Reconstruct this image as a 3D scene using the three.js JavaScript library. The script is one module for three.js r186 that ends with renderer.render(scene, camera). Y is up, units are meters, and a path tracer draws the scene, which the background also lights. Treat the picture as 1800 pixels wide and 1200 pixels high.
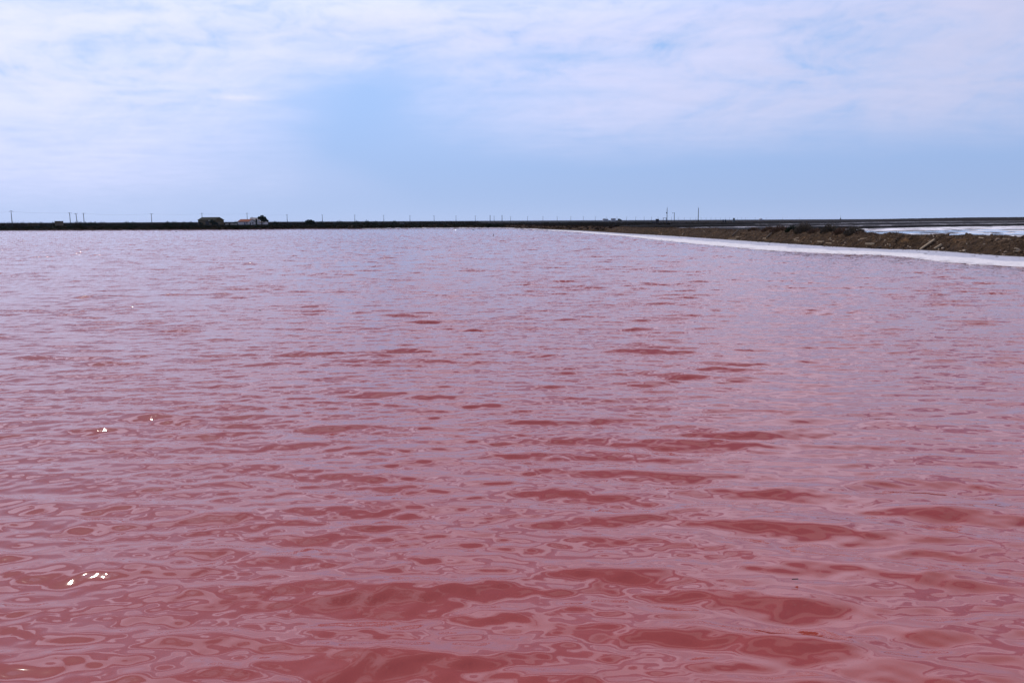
import * as THREE from 'three';
import { mergeGeometries, mergeVertices, toCreasedNormals } from 'three/addons/utils/BufferGeometryUtils.js';
import { RoundedBoxGeometry } from 'three/addons/geometries/RoundedBoxGeometry.js';

// ------------------------------------------------------------------ camera
const scene = new THREE.Scene();
const EYE = 2.8, FOCAL = 1430;                       // focal length in pixels of an 1800 x 1200 picture
const camera = new THREE.PerspectiveCamera(2 * Math.atan(600 / FOCAL) * 180 / Math.PI, 1.5, 0.1, 30000);
camera.position.set(0, EYE, 0);
camera.rotation.set(-Math.atan(212.5 / FOCAL), 0, -0.25 * Math.PI / 180, 'YXZ');
camera.updateMatrixWorld(true);

// ------------------------------------------------------------------ noise
function rng(seed) { let s = seed >>> 0; return () => { s = (s + 0x6d2b79f5) | 0; let t = Math.imul(s ^ (s >>> 15), 1 | s); t = (t + Math.imul(t ^ (t >>> 7), 61 | t)) ^ t; return ((t ^ (t >>> 14)) >>> 0) / 4294967296; }; }
const PERM = new Uint8Array(512), GX = new Float32Array(256), GY = new Float32Array(256);
{ const r = rng(77); const p = [...Array(256).keys()]; for (let i = 255; i > 0; i--) { const j = Math.floor(r() * (i + 1)); [p[i], p[j]] = [p[j], p[i]]; } for (let i = 0; i < 512; i++) PERM[i] = p[i & 255]; for (let i = 0; i < 256; i++) { const a = r() * 2 * Math.PI; GX[i] = Math.cos(a); GY[i] = Math.sin(a); } }
function noise(x, y) {                                // gradient noise, about -0.7 .. 0.7
  const fx = Math.floor(x), fy = Math.floor(y), dx = x - fx, dy = y - fy, X = fx & 255, Y = fy & 255;
  const u = dx * dx * dx * (dx * (dx * 6 - 15) + 10), v = dy * dy * dy * (dy * (dy * 6 - 15) + 10);
  const a = PERM[PERM[X] + Y], b = PERM[PERM[X + 1] + Y], c = PERM[PERM[X] + Y + 1], d = PERM[PERM[X + 1] + Y + 1];
  const n0 = GX[a] * dx + GY[a] * dy, n1 = GX[b] * (dx - 1) + GY[b] * dy, n2 = GX[c] * dx + GY[c] * (dy - 1), n3 = GX[d] * (dx - 1) + GY[d] * (dy - 1);
  return n0 + u * (n1 - n0) + v * (n2 + u * (n3 - n2) - n0 - u * (n1 - n0));
}
function fbm(x, y, oct = 4, gain = 0.5) { let s = 0, a = 1, t = 0; for (let i = 0; i < oct; i++) { s += a * noise(x, y); t += a; a *= gain; x = x * 2.03 + 17.3; y = y * 2.03 + 9.1; } return s / t * 1.5; }
const sstep = (a, b, x) => { const t = Math.min(1, Math.max(0, (x - a) / (b - a))); return t * t * (3 - 2 * t); };
const lerp = (a, b, t) => a + (b - a) * t;
const R = rng(2024);

// ------------------------------------------------------------------ sky, sun, exposure
const SUN_AZ = -44 * Math.PI / 180, SUN_EL = 51 * Math.PI / 180;
const sunDir = new THREE.Vector3(Math.sin(SUN_AZ) * Math.cos(SUN_EL), Math.sin(SUN_EL), -Math.cos(SUN_AZ) * Math.cos(SUN_EL));
function skyTexture(W) {
  const H = W / 2, data = new Float32Array(W * H * 4);
  const zen = [0.085, 0.19, 0.52], mid = [0.345, 0.535, 0.92], low = [0.345, 0.49, 0.80], haze = [0.47, 0.58, 0.86], cloud = [0.715, 0.735, 0.995];
  for (let row = H / 2 - 2; row < H; row++) {
    const el = Math.max(0.02, ((row + 0.5) / H - 0.5) * 180), er = el * Math.PI / 180, sy = Math.sin(er), cy = Math.cos(er);
    for (let col = 0; col < W; col++) {
      const ph = ((col + 0.5) / W - 0.5) * 2 * Math.PI, dx = Math.cos(ph) * cy, dz = Math.sin(ph) * cy;
      let az = (ph + Math.PI / 2) * 180 / Math.PI; if (az > 180) az -= 360;          // 0 straight ahead, positive to the right
      const gam = Math.acos(Math.min(1, dx * sunDir.x + sy * sunDir.y + dz * sunDir.z)) * 180 / Math.PI;
      // clear air
      const t1 = sstep(0, 9, el), t2 = sstep(9, 50, el), hz = Math.exp(-el / 1.3);
      const c = [0, 0, 0];
      for (let i = 0; i < 3; i++) c[i] = lerp(lerp(lerp(low[i], mid[i], t1), zen[i], Math.pow(t2, 0.75)), haze[i], hz * 0.75);
      // the high cloud sheet, a plane seen in perspective
      const k = 1 / (sy + 0.035), px = dx * k, pz = dz * k;
      const wx = 0.35 * fbm(px * 0.5 + 3.1, pz * 0.5 + 8.7, 3), wz = 0.35 * fbm(px * 0.5 + 31.7, pz * 0.5 - 4.2, 3);
      const big = fbm((px + wx) * 0.34 + 11.3, (pz + wz) * 0.5 + 2.6, 4, 0.5);
      const fine = fbm((px + wx) * 1.9 + 5.5, (pz + wz) * 3.4 + 1.9, 5, 0.6);
      const X = 900 + FOCAL * Math.tan(Math.max(-70, Math.min(70, az)) * Math.PI / 180), Y = 600 - FOCAL * Math.tan((Math.min(el, 45) + 8.45) * Math.PI / 180);
      // where the sheet is thick over this part of the coast (X and Y: azimuth and height)
      const front = Math.abs(az) < 75 ? 1 - sstep(50, 75, Math.abs(az)) : 0;
      const mid1 = fbm((px + wx) * 1.75 + 12.4, (pz + wz) * 2.3 + 3.3, 5, 0.56);
      const gen = sstep(0.06, 0.24, 0.40 * big + 0.85 * mid1 + 0.16 * sstep(46, 26, el) - 0.10 * sstep(60, 78, el));  // cover above the view, thickened low and thinned overhead for lake reflections
      const qx = 0.7 * fbm(X * 0.003 + 9.2, Y * 0.009 + 5.0, 3), qy = 0.7 * fbm(X * 0.003 + 1.2, Y * 0.009 + 25.0, 3);
      const wisp = fbm(X * 0.0042 + qx + 0.4, Y * 0.0135 + X * 0.0012 + qy, 8, 0.66);
      const fibre = 0.5 - 2.2 * Math.abs(fbm(X * 0.010 + Y * 0.012 + 1.5 * qx + 3, Y * 0.034 - X * 0.003 + 1.5 * qy, 4, 0.6));
      const wob = 60 * fbm(X * 0.0042 + 4.4, Y * 0.012 + 1.1, 4);
      const fl = sstep(660, 180, X + (Y - 150) * 0.35 + wob) * lerp(1, 0.5, sstep(180, 380, Y)), ft = 0.92 * sstep(170, 30, Y + wob * 0.7), fr = sstep(640, 1100, X + wob) * sstep(300, 190, Y + wob * 0.3) * 0.8;
      let up = 1 - (1 - fl) * (1 - ft) * (1 - fr);
      up = lerp(gen, up, front * (1 - sstep(14, 19, el)));
      const near = front * (1 - sstep(15, 22, el));
      let dens = up * (0.50 + lerp(0.9 * fine, 0.30 * fine + (1.6 * wisp + 0.20 * fibre) * lerp(0.30, 1, sstep(300, 120, Y)) + 0.02, near) + 0.30 * big * (1 - near)) + gen * sstep(14, 19, el) * 0.6;
      // open gaps near the top of the view
      const gap = (x, y, rx, ry) => Math.exp(-(((X - x) / rx) ** 2 + ((Y - y) / ry) ** 2));
      const gaps = front * (gap(1370, -8, 190, 30) + 0.7 * gap(800, -14, 130, 22) + 0.6 * gap(95, 34, 75, 14) + 0.45 * gap(275, 44, 35, 7) + 0.5 * gap(960, 100, 130, 14) + 0.4 * gap(1440, 62, 40, 14) + 0.35 * gap(1000, 165, 140, 12));
      dens += up * 0.20;
      dens *= 1 - Math.min(1, Math.max(0, gaps * (1.15 + 1.1 * wisp)));
      // thin low veil on the left that runs out towards the middle
      const arc = 246 + 0.00000 * X + (X > 430 ? 0.00105 * (X - 430) ** 2 : 0.00006 * (X - 430) ** 2) + 10 * fbm(X * 0.006, 3.3, 2);
      const veil = front * sstep(arc - 22, arc + 40, Y) * (1 - sstep(480, 860, X)) * 0.17 * sstep(430, 330, Y);
      const streak = front * 0.35 * gap(425, 181, 60, 5) * (0.6 + wisp);
      let a = 1 - Math.exp(-Math.max(0, dens) * 1.75);
      a = Math.min(1, Math.max(a, 0) + veil * (1 - a) + streak);
      a *= sstep(0, 3, el) * 0.7 + 0.3;
      // brightness rises towards the sun; lift above the view added for lake reflections
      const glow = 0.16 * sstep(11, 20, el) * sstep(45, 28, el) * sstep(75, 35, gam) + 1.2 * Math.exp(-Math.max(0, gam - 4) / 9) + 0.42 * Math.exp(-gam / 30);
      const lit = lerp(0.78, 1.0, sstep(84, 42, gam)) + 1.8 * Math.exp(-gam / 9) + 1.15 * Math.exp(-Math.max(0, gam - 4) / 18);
      const bright = 1 + 0.85 * sstep(12, 22, el) * sstep(48, 28, el);  // unseen cloud band above the view, brightened to lift the lake reflections
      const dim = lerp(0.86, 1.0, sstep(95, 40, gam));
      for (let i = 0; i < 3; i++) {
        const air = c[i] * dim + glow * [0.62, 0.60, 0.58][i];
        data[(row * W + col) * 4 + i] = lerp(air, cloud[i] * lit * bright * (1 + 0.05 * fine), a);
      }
      data[(row * W + col) * 4 + 3] = 1;
    }
  }
  const last = H / 2 * W * 4;
  for (let row = 0; row < H / 2 - 2; row++) for (let i = 0; i < W * 4; i++) data[row * W * 4 + i] = data[last + i];
  const t = new THREE.DataTexture(data, W, H, THREE.RGBAFormat, THREE.FloatType);
  t.mapping = THREE.EquirectangularReflectionMapping; t.magFilter = THREE.LinearFilter; t.wrapS = THREE.RepeatWrapping; t.needsUpdate = true;
  return t;
}
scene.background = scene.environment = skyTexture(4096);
scene.fog = new THREE.FogExp2(new THREE.Color().setRGB(0.62, 0.74, 1.0), 0.000015);
const sun = new THREE.DirectionalLight(new THREE.Color(1, 0.93, 0.83), 2.3);
sun.position.copy(sunDir).multiplyScalar(500); sun.castShadow = true;
sun.shadow.mapSize.set(4096, 4096);
Object.assign(sun.shadow.camera, { left: -320, right: 320, top: 320, bottom: -320, near: 1, far: 1500 });
scene.add(sun, sun.target);
const renderer = new THREE.WebGLRenderer({ antialias: true });
renderer.toneMapping = THREE.LinearToneMapping;
renderer.toneMappingExposure = 1.03;
renderer.shadowMap.enabled = true;

// ------------------------------------------------------------------ helpers
const ray = (px, py) => new THREE.Vector3((px - 900) / FOCAL, (600 - py) / FOCAL, -1).applyQuaternion(camera.quaternion);
const ground = (px, py, y = 0) => { const d = ray(px, py), t = (y - EYE) / d.y; return new THREE.Vector3(d.x * t, y, d.z * t); };
const column = (px, dist, y = 0) => { const d = ray(px, 387), t = dist / -d.z; return new THREE.Vector3(d.x * t, y, -dist); };   // a place on the plain
const heightAt = (px, py, dist) => { const d = ray(px, py); return EYE + d.y / -d.z * dist; };
const taken = {};
const numbered = (n) => { const k = taken[n] = (taken[n] ?? -1) + 1; return k ? n + '_' + String(k).padStart(3, '0') : n; };
function tag(o, label, category, group) { o.userData = { ...o.userData, label, category }; if (group) o.userData.group = group; return o; }
function thing(name, label, category, p, turn = 0, group) { const o = new THREE.Group(); o.name = numbered(name); o.position.copy(p); o.rotation.y = turn; scene.add(o); return tag(o, label, category, group); }
function mesh(name, geo, mat, parent = scene) { const m = new THREE.Mesh(geo, mat); m.name = parent === scene ? numbered(name) : name; m.castShadow = m.receiveShadow = true; parent.add(m); return m; }
function struct(name, geo, mat) { const m = mesh(name, geo, mat); m.userData.kind = 'structure'; return m; }
const std = (r, g, b, rough = 0.9, extra = {}) => new THREE.MeshPhysicalMaterial({ color: new THREE.Color().setRGB(r, g, b), roughness: rough, specularIntensity: 0.12, ...extra });
function noiseTexture(size, fn, srgb = false) {
  const d = new Uint8Array(size * size * 4);
  for (let y = 0; y < size; y++) for (let x = 0; x < size; x++) { const c = fn(x / size, y / size); for (let i = 0; i < 3; i++) d[(y * size + x) * 4 + i] = Math.max(0, Math.min(255, c[i] * 255)); d[(y * size + x) * 4 + 3] = 255; }
  const t = new THREE.DataTexture(d, size, size, THREE.RGBAFormat); t.wrapS = t.wrapT = THREE.RepeatWrapping; t.magFilter = THREE.LinearFilter; if (srgb) t.colorSpace = THREE.SRGBColorSpace; t.needsUpdate = true; return t;
}
// tiling noise: blend of four shifted samples
function tile(fn, s) { return (u, v) => { const a = fn(u * s, v * s), b = fn((u - 1) * s, v * s), c = fn(u * s, (v - 1) * s), d = fn((u - 1) * s, (v - 1) * s); const wu = sstep(0.7, 1, u), wv = sstep(0.7, 1, v); return lerp(lerp(a, b, wu), lerp(c, d, wu), wv); }; }
const soilNoise = tile((x, y) => fbm(x, y, 6, 0.6), 14), soilFine = tile((x, y) => fbm(x + 40, y, 4, 0.7), 60);
const soilMap = noiseTexture(1024, (u, v) => { const a = soilNoise(u, v), b = soilFine(u, v), k = 0.62 + 0.30 * a + 0.22 * b; return [k, k * (0.97 + 0.04 * b), k * (0.93 - 0.08 * a)]; }, true);
const soilBump = noiseTexture(512, (u, v) => { const k = 0.5 + 0.3 * soilNoise(u, v) + 0.25 * soilFine(u, v); return [k, k, k]; });
const rep = (t, k) => { const c = t.clone(); c.repeat.set(k, k); c.needsUpdate = true; return c; };
const M = {
  plain: std(0.019, 0.0155, 0.0125, 0.95, { map: rep(soilMap, 1 / 30) }),
  bank: std(0.125, 0.079, 0.047, 0.92, { map: rep(soilMap, 1 / 5), bumpMap: rep(soilBump, 1 / 3), bumpScale: 0.10, vertexColors: true }),
  dyke: std(0.015, 0.012, 0.0105, 0.95, { map: rep(soilMap, 1 / 12) }),
  timberPale: std(0.25, 0.19, 0.125, 0.85), timberDark: std(0.07, 0.055, 0.042, 0.85),
  stonePale: std(0.28, 0.215, 0.15, 0.9), stoneBrown: std(0.17, 0.12, 0.085, 0.95),
  pole: std(0.055, 0.05, 0.048, 0.8), poleGrey: std(0.13, 0.125, 0.12, 0.8), metalDark: std(0.035, 0.036, 0.04, 0.6), cable: std(0.03, 0.03, 0.035, 0.6),
  leafDark: std(0.022, 0.030, 0.017, 0.9), leafGrey: std(0.095, 0.074, 0.052, 0.95), leafRed: std(0.115, 0.068, 0.043, 0.95), leafOlive: std(0.042, 0.042, 0.022, 0.95), scrubGrey: std(0.028, 0.023, 0.017, 0.95), scrubRed: std(0.038, 0.023, 0.015, 0.95), twig: std(0.06, 0.048, 0.036, 0.95),  // scrubGrey, scrubRed: leaf tones with the far scrub's backlit shade put in
};
for (const k of ['leafDark', 'leafGrey', 'leafRed', 'leafOlive']) M[k].side = THREE.DoubleSide;
M.scrubGrey.side = M.scrubRed.side = M.twig.side = THREE.DoubleSide;

// piecewise-linear lookup with smoothing by Catmull-Rom
function curve(list) {
  return (x) => {
    let i = 0; while (i < list.length - 2 && x > list[i + 1][0]) i++;
    const p1 = list[i], p2 = list[i + 1], p0 = list[i - 1] ?? p1, p3 = list[i + 2] ?? p2, t = (x - p1[0]) / (p2[0] - p1[0]), h = p2[0] - p1[0];
    const m1 = p2[0] === p0[0] ? 0 : (p2[1] - p0[1]) / (p2[0] - p0[0]) * h, m2 = p3[0] === p1[0] ? 0 : (p3[1] - p1[1]) / (p3[0] - p1[0]) * h, t2 = t * t, t3 = t2 * t;
    return (2 * t3 - 3 * t2 + 1) * p1[1] + (t3 - 2 * t2 + t) * m1 + (-2 * t3 + 3 * t2) * p2[1] + (t3 - t2) * m2;
  };
}
// ------------------------------------------------------------------ the shore: surveyed line of the water's edge and of the bank's foot
const shorePy = curve([[-700, 407.3], [-300, 406], [0, 404.6], [160, 404.1], [300, 403.6], [420, 403.1], [510, 402.2], [600, 401.7], [640, 402], [700, 401.6], [760, 401.1], [850, 401.1], [880, 401.1], [940, 404], [1000, 407], [1050, 411], [1100, 415.2], [1150, 421], [1190, 425], [1240, 430], [1280, 433.2], [1320, 437.2], [1360, 440.4], [1400, 442.6], [1460, 445.6], [1500, 446.8], [1550, 448.6], [1590, 451.3], [1616, 454.6], [1650, 458.8], [1700, 462.6], [1750, 466], [1800, 469], [1900, 476], [2100, 490], [2400, 510]]);
const footPy = curve([[-700, 406.9], [-300, 405.6], [0, 404.2], [160, 403.7], [300, 403.2], [420, 402.7], [510, 401.7], [600, 401.4], [640, 401.4], [700, 400.9], [760, 400.3], [850, 400.2], [880, 400.3], [920, 401.8], [1000, 404.5], [1060, 407.8], [1100, 410.4], [1150, 413], [1200, 416], [1250, 419.4], [1300, 422.6], [1370, 427.5], [1420, 430.6], [1470, 433.8], [1550, 437.7], [1600, 438.7], [1660, 441.7], [1700, 445], [1730, 447.4], [1760, 449.4], [1800, 451.5], [1900, 457.5], [2100, 470], [2400, 490]]);
const FOOT = 0.12, PLAIN = 0.4;
// sample both at pixel columns dense enough for the distance
const cols = [];
for (let x = -700; x < 2400;) { cols.push(x); x += x < 850 ? 2.2 : x < 1000 ? 0.6 : x < 1200 ? 0.75 : 1.0; }
const shoreLine = cols.map((x) => ground(x, shorePy(x), 0)), footLine = cols.map((x) => ground(x, footPy(x), FOOT));
{ // ragged edge of the crust
  for (let i = 0; i < cols.length; i++) { const p = shoreLine[i], q = footLine[i]; const d = q.clone().sub(p).setY(0), L = d.length() || 1; const n = (0.55 * fbm(p.x * 0.30 + 3, p.z * 0.30, 5, 0.6)) * Math.min(1, L / 3); p.addScaledVector(d.divideScalar(L), n); }
}
// distance from the water's edge (positive over water) for points given as (x, z)
function lineDistance(x, z) {
  let best = 1e9, lo = 0, hi = shoreLine.length - 1;
  for (let i = lo; i <= hi; i += 6) { const dx = shoreLine[i].x - x, dz = shoreLine[i].z - z, d = dx * dx + dz * dz; if (d < best) best = d; }
  return Math.sqrt(best);
}

// ------------------------------------------------------------------ lake
function lakeGeometry() {
  const r = rng(11), waves = [];
  const add = (n, l0, l1, peak, sig, spread0, spread1, rms, mean) => {   // n wavelets, wavelengths l0 .. l1, slope spectrum peaking at one wavelength
    const list = [];
    for (let i = 0; i < n; i++) {
      const lam = l0 * Math.pow(l1 / l0, (i + r()) / n), g = (r() + r() + r() - 1.5) / 1.5, dir = Math.PI / 2 + mean + g * lerp(spread0, spread1, sstep(l0, l1, lam)), l = Math.log(lam / peak), k = 2 * Math.PI / lam;
      list.push({ kx: k * Math.cos(dir), kz: k * Math.sin(dir), cx: Math.cos(dir), cz: Math.sin(dir), k, s: Math.exp(-l * l / (2 * sig * sig)), ph: r() * 2 * Math.PI, a: 0 });
    }
    const t = Math.sqrt(list.reduce((q, w) => q + w.s * w.s / 2, 0));
    for (const w of list) { w.s *= rms / t; w.a = w.s / w.k; }
    return list;
  };
  const ripples = add(120, 0.075, 0.85, 0.27, 0.62, 1.4, 0.7, 0.101, 0.0), swell = add(44, 0.40, 1.9, 0.68, 0.5, 0.8, 0.45, 0.099, 0.08);
  waves.push(...ripples, ...swell);
  const N = waves.length, NRIP = ripples.length;
  // azimuths: fine where one looks, coarse elsewhere
  const az = [];
  for (let a = -Math.PI; a < -0.72; a += 0.06) az.push(a);
  const NA = 760; for (let i = 0; i <= NA; i++) az.push(-0.72 + 1.44 * i / NA);
  for (let a = 0.78; a < Math.PI; a += 0.06) az.push(a);
  const DR = [0.6]; while (DR[DR.length - 1] < 345) { const d = DR[DR.length - 1]; DR.push(d + (d < 3.6 ? 0.12 : 0.0041 * Math.pow(d, 0.86))); }
  const NR = DR.length, nA = az.length, pos = new Float32Array(nA * NR * 3), nor = new Float32Array(nA * NR * 3), ok = new Uint8Array(nA * NR), idx = [];
  // distance along each azimuth at which the shore is met
  for (let ia = 0; ia < nA; ia++) {
    const fine = Math.abs(az[ia]) <= 0.721;
    for (let ir = 0; ir < NR; ir++) {
      const d = DR[ir], j = ia * NR + ir, a0 = az[ia] + (fine ? (r() - 0.5) * 0.0013 * sstep(30, 90, d) : 0), sa = Math.sin(a0), ca = -Math.cos(a0);
      const x = sa * d, z = ca * d;
      let calm = 1, land = false;
      const px = 900 + FOCAL * sa / -ca;
      if (fine) {
        const s = Math.min(2399, Math.max(-699, px)), e = ground(s, shorePy(s), 0), sd = Math.hypot(e.x, e.z);
        if (d > sd + 1.5 + 0.02 * sd) land = true;
        else if (s > 880) { const across = (sd - d) * (s > 1000 ? 0.42 : 0.3); calm = 0.35 + 0.65 * sstep(-0.5, 6.5, across + 1.2 * fbm(x * 0.15, z * 0.15, 2)); }
        else calm = 0.1 + 0.9 * sstep(0, 14, sd - d);
      } else land = d > 250 || x > 30 || z > 75;
      ok[j] = land ? 0 : 1;
      const gustA = calm * (0.92 + 0.60 * fbm(x * 0.07 + 9, z * 0.15 + 4, 4, 0.6)), gustB = calm * (0.48 + 1.2 * sstep(-0.25, 0.50, fbm(x * 0.24 + 19, z * 0.5 + 14, 3, 0.55)) + 0.25 * fbm(x * 0.03 + 60, z * 0.05, 2));
      let X = x, Y = 0, Z = z, sx = 0, sz = 0;
      if (!land) {
        for (let w = 0; w < N; w++) {
          const W = waves[w], p = W.kx * x + W.kz * z + W.ph, sn = Math.sin(p), cs = Math.cos(p), q = w < NRIP ? gustA : gustB, A = W.a * q;
          Y += A * cs; const g = w < NRIP ? 0.25 : 0.6; X -= g * A * W.cx * sn; Z -= g * A * W.cz * sn; sx -= W.s * q * W.cx * sn; sz -= W.s * q * W.cz * sn;
        }
        // capillary ripples on the steep faces
        const burst = lerp(0.12, 0.75, sstep(11, 45, d)) * sstep(lerp(0.29, 0.21, sstep(15, 50, d)), lerp(0.48, 0.40, sstep(15, 50, d)), Math.hypot(sx, sz));
        if (burst > 0) { sx += burst * noise(x * 38 + 5, z * 38); sz += burst * noise(x * 38, z * 38 + 71); }
      }
      pos[j * 3] = X; pos[j * 3 + 1] = Y; pos[j * 3 + 2] = Z;
      const keep = lerp(1, 2.4, sstep(45, 160, d));   // the mesh is coarser out there and smooths its own slopes
      const nx = -sx * keep, nz = -sz * keep, L = Math.hypot(nx, 1, nz);
      nor[j * 3] = nx / L; nor[j * 3 + 1] = 1 / L; nor[j * 3 + 2] = nz / L;
    }
  }
  for (let ia = 0; ia < nA; ia++) { const ib = (ia + 1) % nA; for (let ir = 0; ir < NR - 1; ir++) { const a = ia * NR + ir, b = ib * NR + ir; if (ok[a] && ok[b] && ok[a + 1] && ok[b + 1]) idx.push(a, b, b + 1, a, b + 1, a + 1); } }
  // keep only what is used
  const map = new Int32Array(nA * NR).fill(-1); let n = 0; for (const i of idx) if (map[i] < 0) map[i] = n++;
  const P = new Float32Array(n * 3), Nn = new Float32Array(n * 3), I = new Uint32Array(idx.length);
  for (let i = 0; i < map.length; i++) if (map[i] >= 0) for (let c = 0; c < 3; c++) { P[map[i] * 3 + c] = pos[i * 3 + c]; Nn[map[i] * 3 + c] = nor[i * 3 + c]; }
  for (let i = 0; i < idx.length; i++) I[i] = map[idx[i]];
  const g = new THREE.BufferGeometry(); g.setAttribute('position', new THREE.BufferAttribute(P, 3)); g.setAttribute('normal', new THREE.BufferAttribute(Nn, 3)); g.setIndex(new THREE.BufferAttribute(I, 1));
  console.log('lake vertices', n, 'triangles', idx.length / 3);
  return g;
}
const brine = new THREE.MeshPhysicalMaterial({ color: new THREE.Color().setRGB(0.250, 0.043, 0.031), roughness: 0.03, ior: 1.40 });
tag(struct('lake_water', lakeGeometry(), brine), 'rippled pink brine filling the lake from the foreground to the far bank', 'water');

// ------------------------------------------------------------------ plain with a hole for the lake
{
  const s = new THREE.Shape([[-14000, -2000], [14000, -2000], [14000, 14000], [-14000, 14000]].map(([a, b]) => new THREE.Vector2(a, b)));
  const hole = []; const step = 5;
  for (let i = 0; i < footLine.length; i += step) { const a = footLine[Math.max(0, i - step)], b = footLine[Math.min(footLine.length - 1, i + step)], n = new THREE.Vector2(b.z - a.z, -(b.x - a.x)).normalize(); const p = footLine[i]; let ox = -n.x, oz = -n.y; hole.push(new THREE.Vector2(p.x - ox * 2.4, -(p.z - oz * 2.4))); }
  hole.push(new THREE.Vector2(42, 20), new THREE.Vector2(42, -90), new THREE.Vector2(-340, -90));
  s.holes.push(new THREE.Path(hole));
  const g = new THREE.ShapeGeometry(s); g.rotateX(-Math.PI / 2); g.translate(0, PLAIN, 0);
  const p = g.attributes.position, uv = g.attributes.uv; for (let i = 0; i < p.count; i++) uv.setXY(i, p.getX(i), p.getZ(i));
  tag(struct('ground', g, M.plain), 'flat brown scrubland that stretches behind the banks to the horizon', 'ground');
}
// ------------------------------------------------------------------ bank and salt beach
function ribbon(n, m, at, colorAt) {                   // at(i, j) -> Vector3
  const P = [], C = [], U = [], I = [];
  for (let i = 0; i < n; i++) for (let j = 0; j < m; j++) { const v = at(i, j); P.push(v.x, v.y, v.z); U.push(v.x, v.z + v.y); if (colorAt) C.push(...colorAt(i, j, v)); if (i < n - 1 && j < m - 1) { const a = i * m + j, b = a + m; I.push(a, a + 1, b + 1, a, b + 1, b); } }
  const g = new THREE.BufferGeometry(); g.setAttribute('position', new THREE.Float32BufferAttribute(P, 3)); g.setAttribute('uv', new THREE.Float32BufferAttribute(U, 2)); if (colorAt) g.setAttribute('color', new THREE.Float32BufferAttribute(C, 3)); g.setIndex(I); g.computeVertexNormals(); return g;
}
// outward normals of the foot line
const outN = footLine.map((p, i) => { const a = footLine[Math.max(0, i - 10)], b = footLine[Math.min(footLine.length - 1, i + 10)]; return new THREE.Vector3(b.z - a.z, 0, -(b.x - a.x)).normalize(); });
{ // make sure that they point away from the lake
  const i = Math.floor(cols.length / 2); if (outN[i].x * footLine[i].x + outN[i].z * footLine[i].z < 0) outN.forEach((n) => n.negate());
}
let arc = 0; const arcs = footLine.map((p, i) => (arc += i ? p.distanceTo(footLine[i - 1]) : 0));
const crestH = (i) => { const x = cols[i]; return (x < 860 ? 1.28 : lerp(1.12, 1.36, sstep(950, 1250, x))) + 0.16 * fbm(arcs[i] * 0.06, 2.2, 3) + 0.10 * fbm(arcs[i] * 0.5, 7.7, 3); };
function bankPoint(i, t) {                             // t in metres from the foot
  const f = footLine[i], n = outN[i], h = crestH(i), wide = 2.6 + 0.4 * noise(arcs[i] * 0.2, 61), s = arcs[i];
  let y;
  if (t < 0) y = FOOT + t * 0.35; else if (t < wide) { const u = t / wide; y = FOOT + (h - FOOT) * (0.55 * u + 0.45 * u * u * (3 - 2 * u)); } else if (t < wide + 1.3) y = h; else y = lerp(h, 0.25, sstep(wide + 1.3, wide + 3.6, t));
  const far = cols[i] < 860 ? 0.6 : 1;
  const amp = sstep(0, 0.6, t) * far;
  const gully = fbm((s + t * 0.9) * 0.75, t * 0.22 + 3, 4, 0.55), lump = fbm(s * 2.1, t * 2.1, 4, 0.6);
  y += amp * (0.24 * gully + 0.13 * lump);
  const o = 0.22 * fbm(s * 0.9 + 50, t * 1.1, 3) * (1 - amp * 0.3);
  return new THREE.Vector3(f.x + n.x * (t + o), y, f.z + n.z * (t + o));
}
const TS = []; for (let t = -1.2; t < 6.4; t += t < 3.9 ? 0.11 : 0.3) TS.push(t);
const bankGeo = ribbon(cols.length, TS.length, (i, j) => bankPoint(i, TS[j]), (i, j, v) => {
  const t = TS[j], damp = sstep(0.9, 0.0, t), pale = sstep(0.05, 0.5, fbm(arcs[i] * 0.35 + 8, t * 0.9, 4) ) , k = 0.85 + 1.0 * fbm(arcs[i] * 1.3, t * 1.3 + 20, 5, 0.65);  // k and pale put clod shadows and lit earth into the colour
  const left = cols[i] < 900 ? lerp(0.28, 1, sstep(600, 1000, cols[i])) : 1;  // left darkens the far bank's colour in place of its backlit shade
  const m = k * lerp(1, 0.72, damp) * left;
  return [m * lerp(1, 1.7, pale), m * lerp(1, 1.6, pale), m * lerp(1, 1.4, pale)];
});
const bank = tag(struct('bank', bankGeo, M.bank), 'rough brown earth bank that rims the lake behind the salt beach', 'bank');

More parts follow.
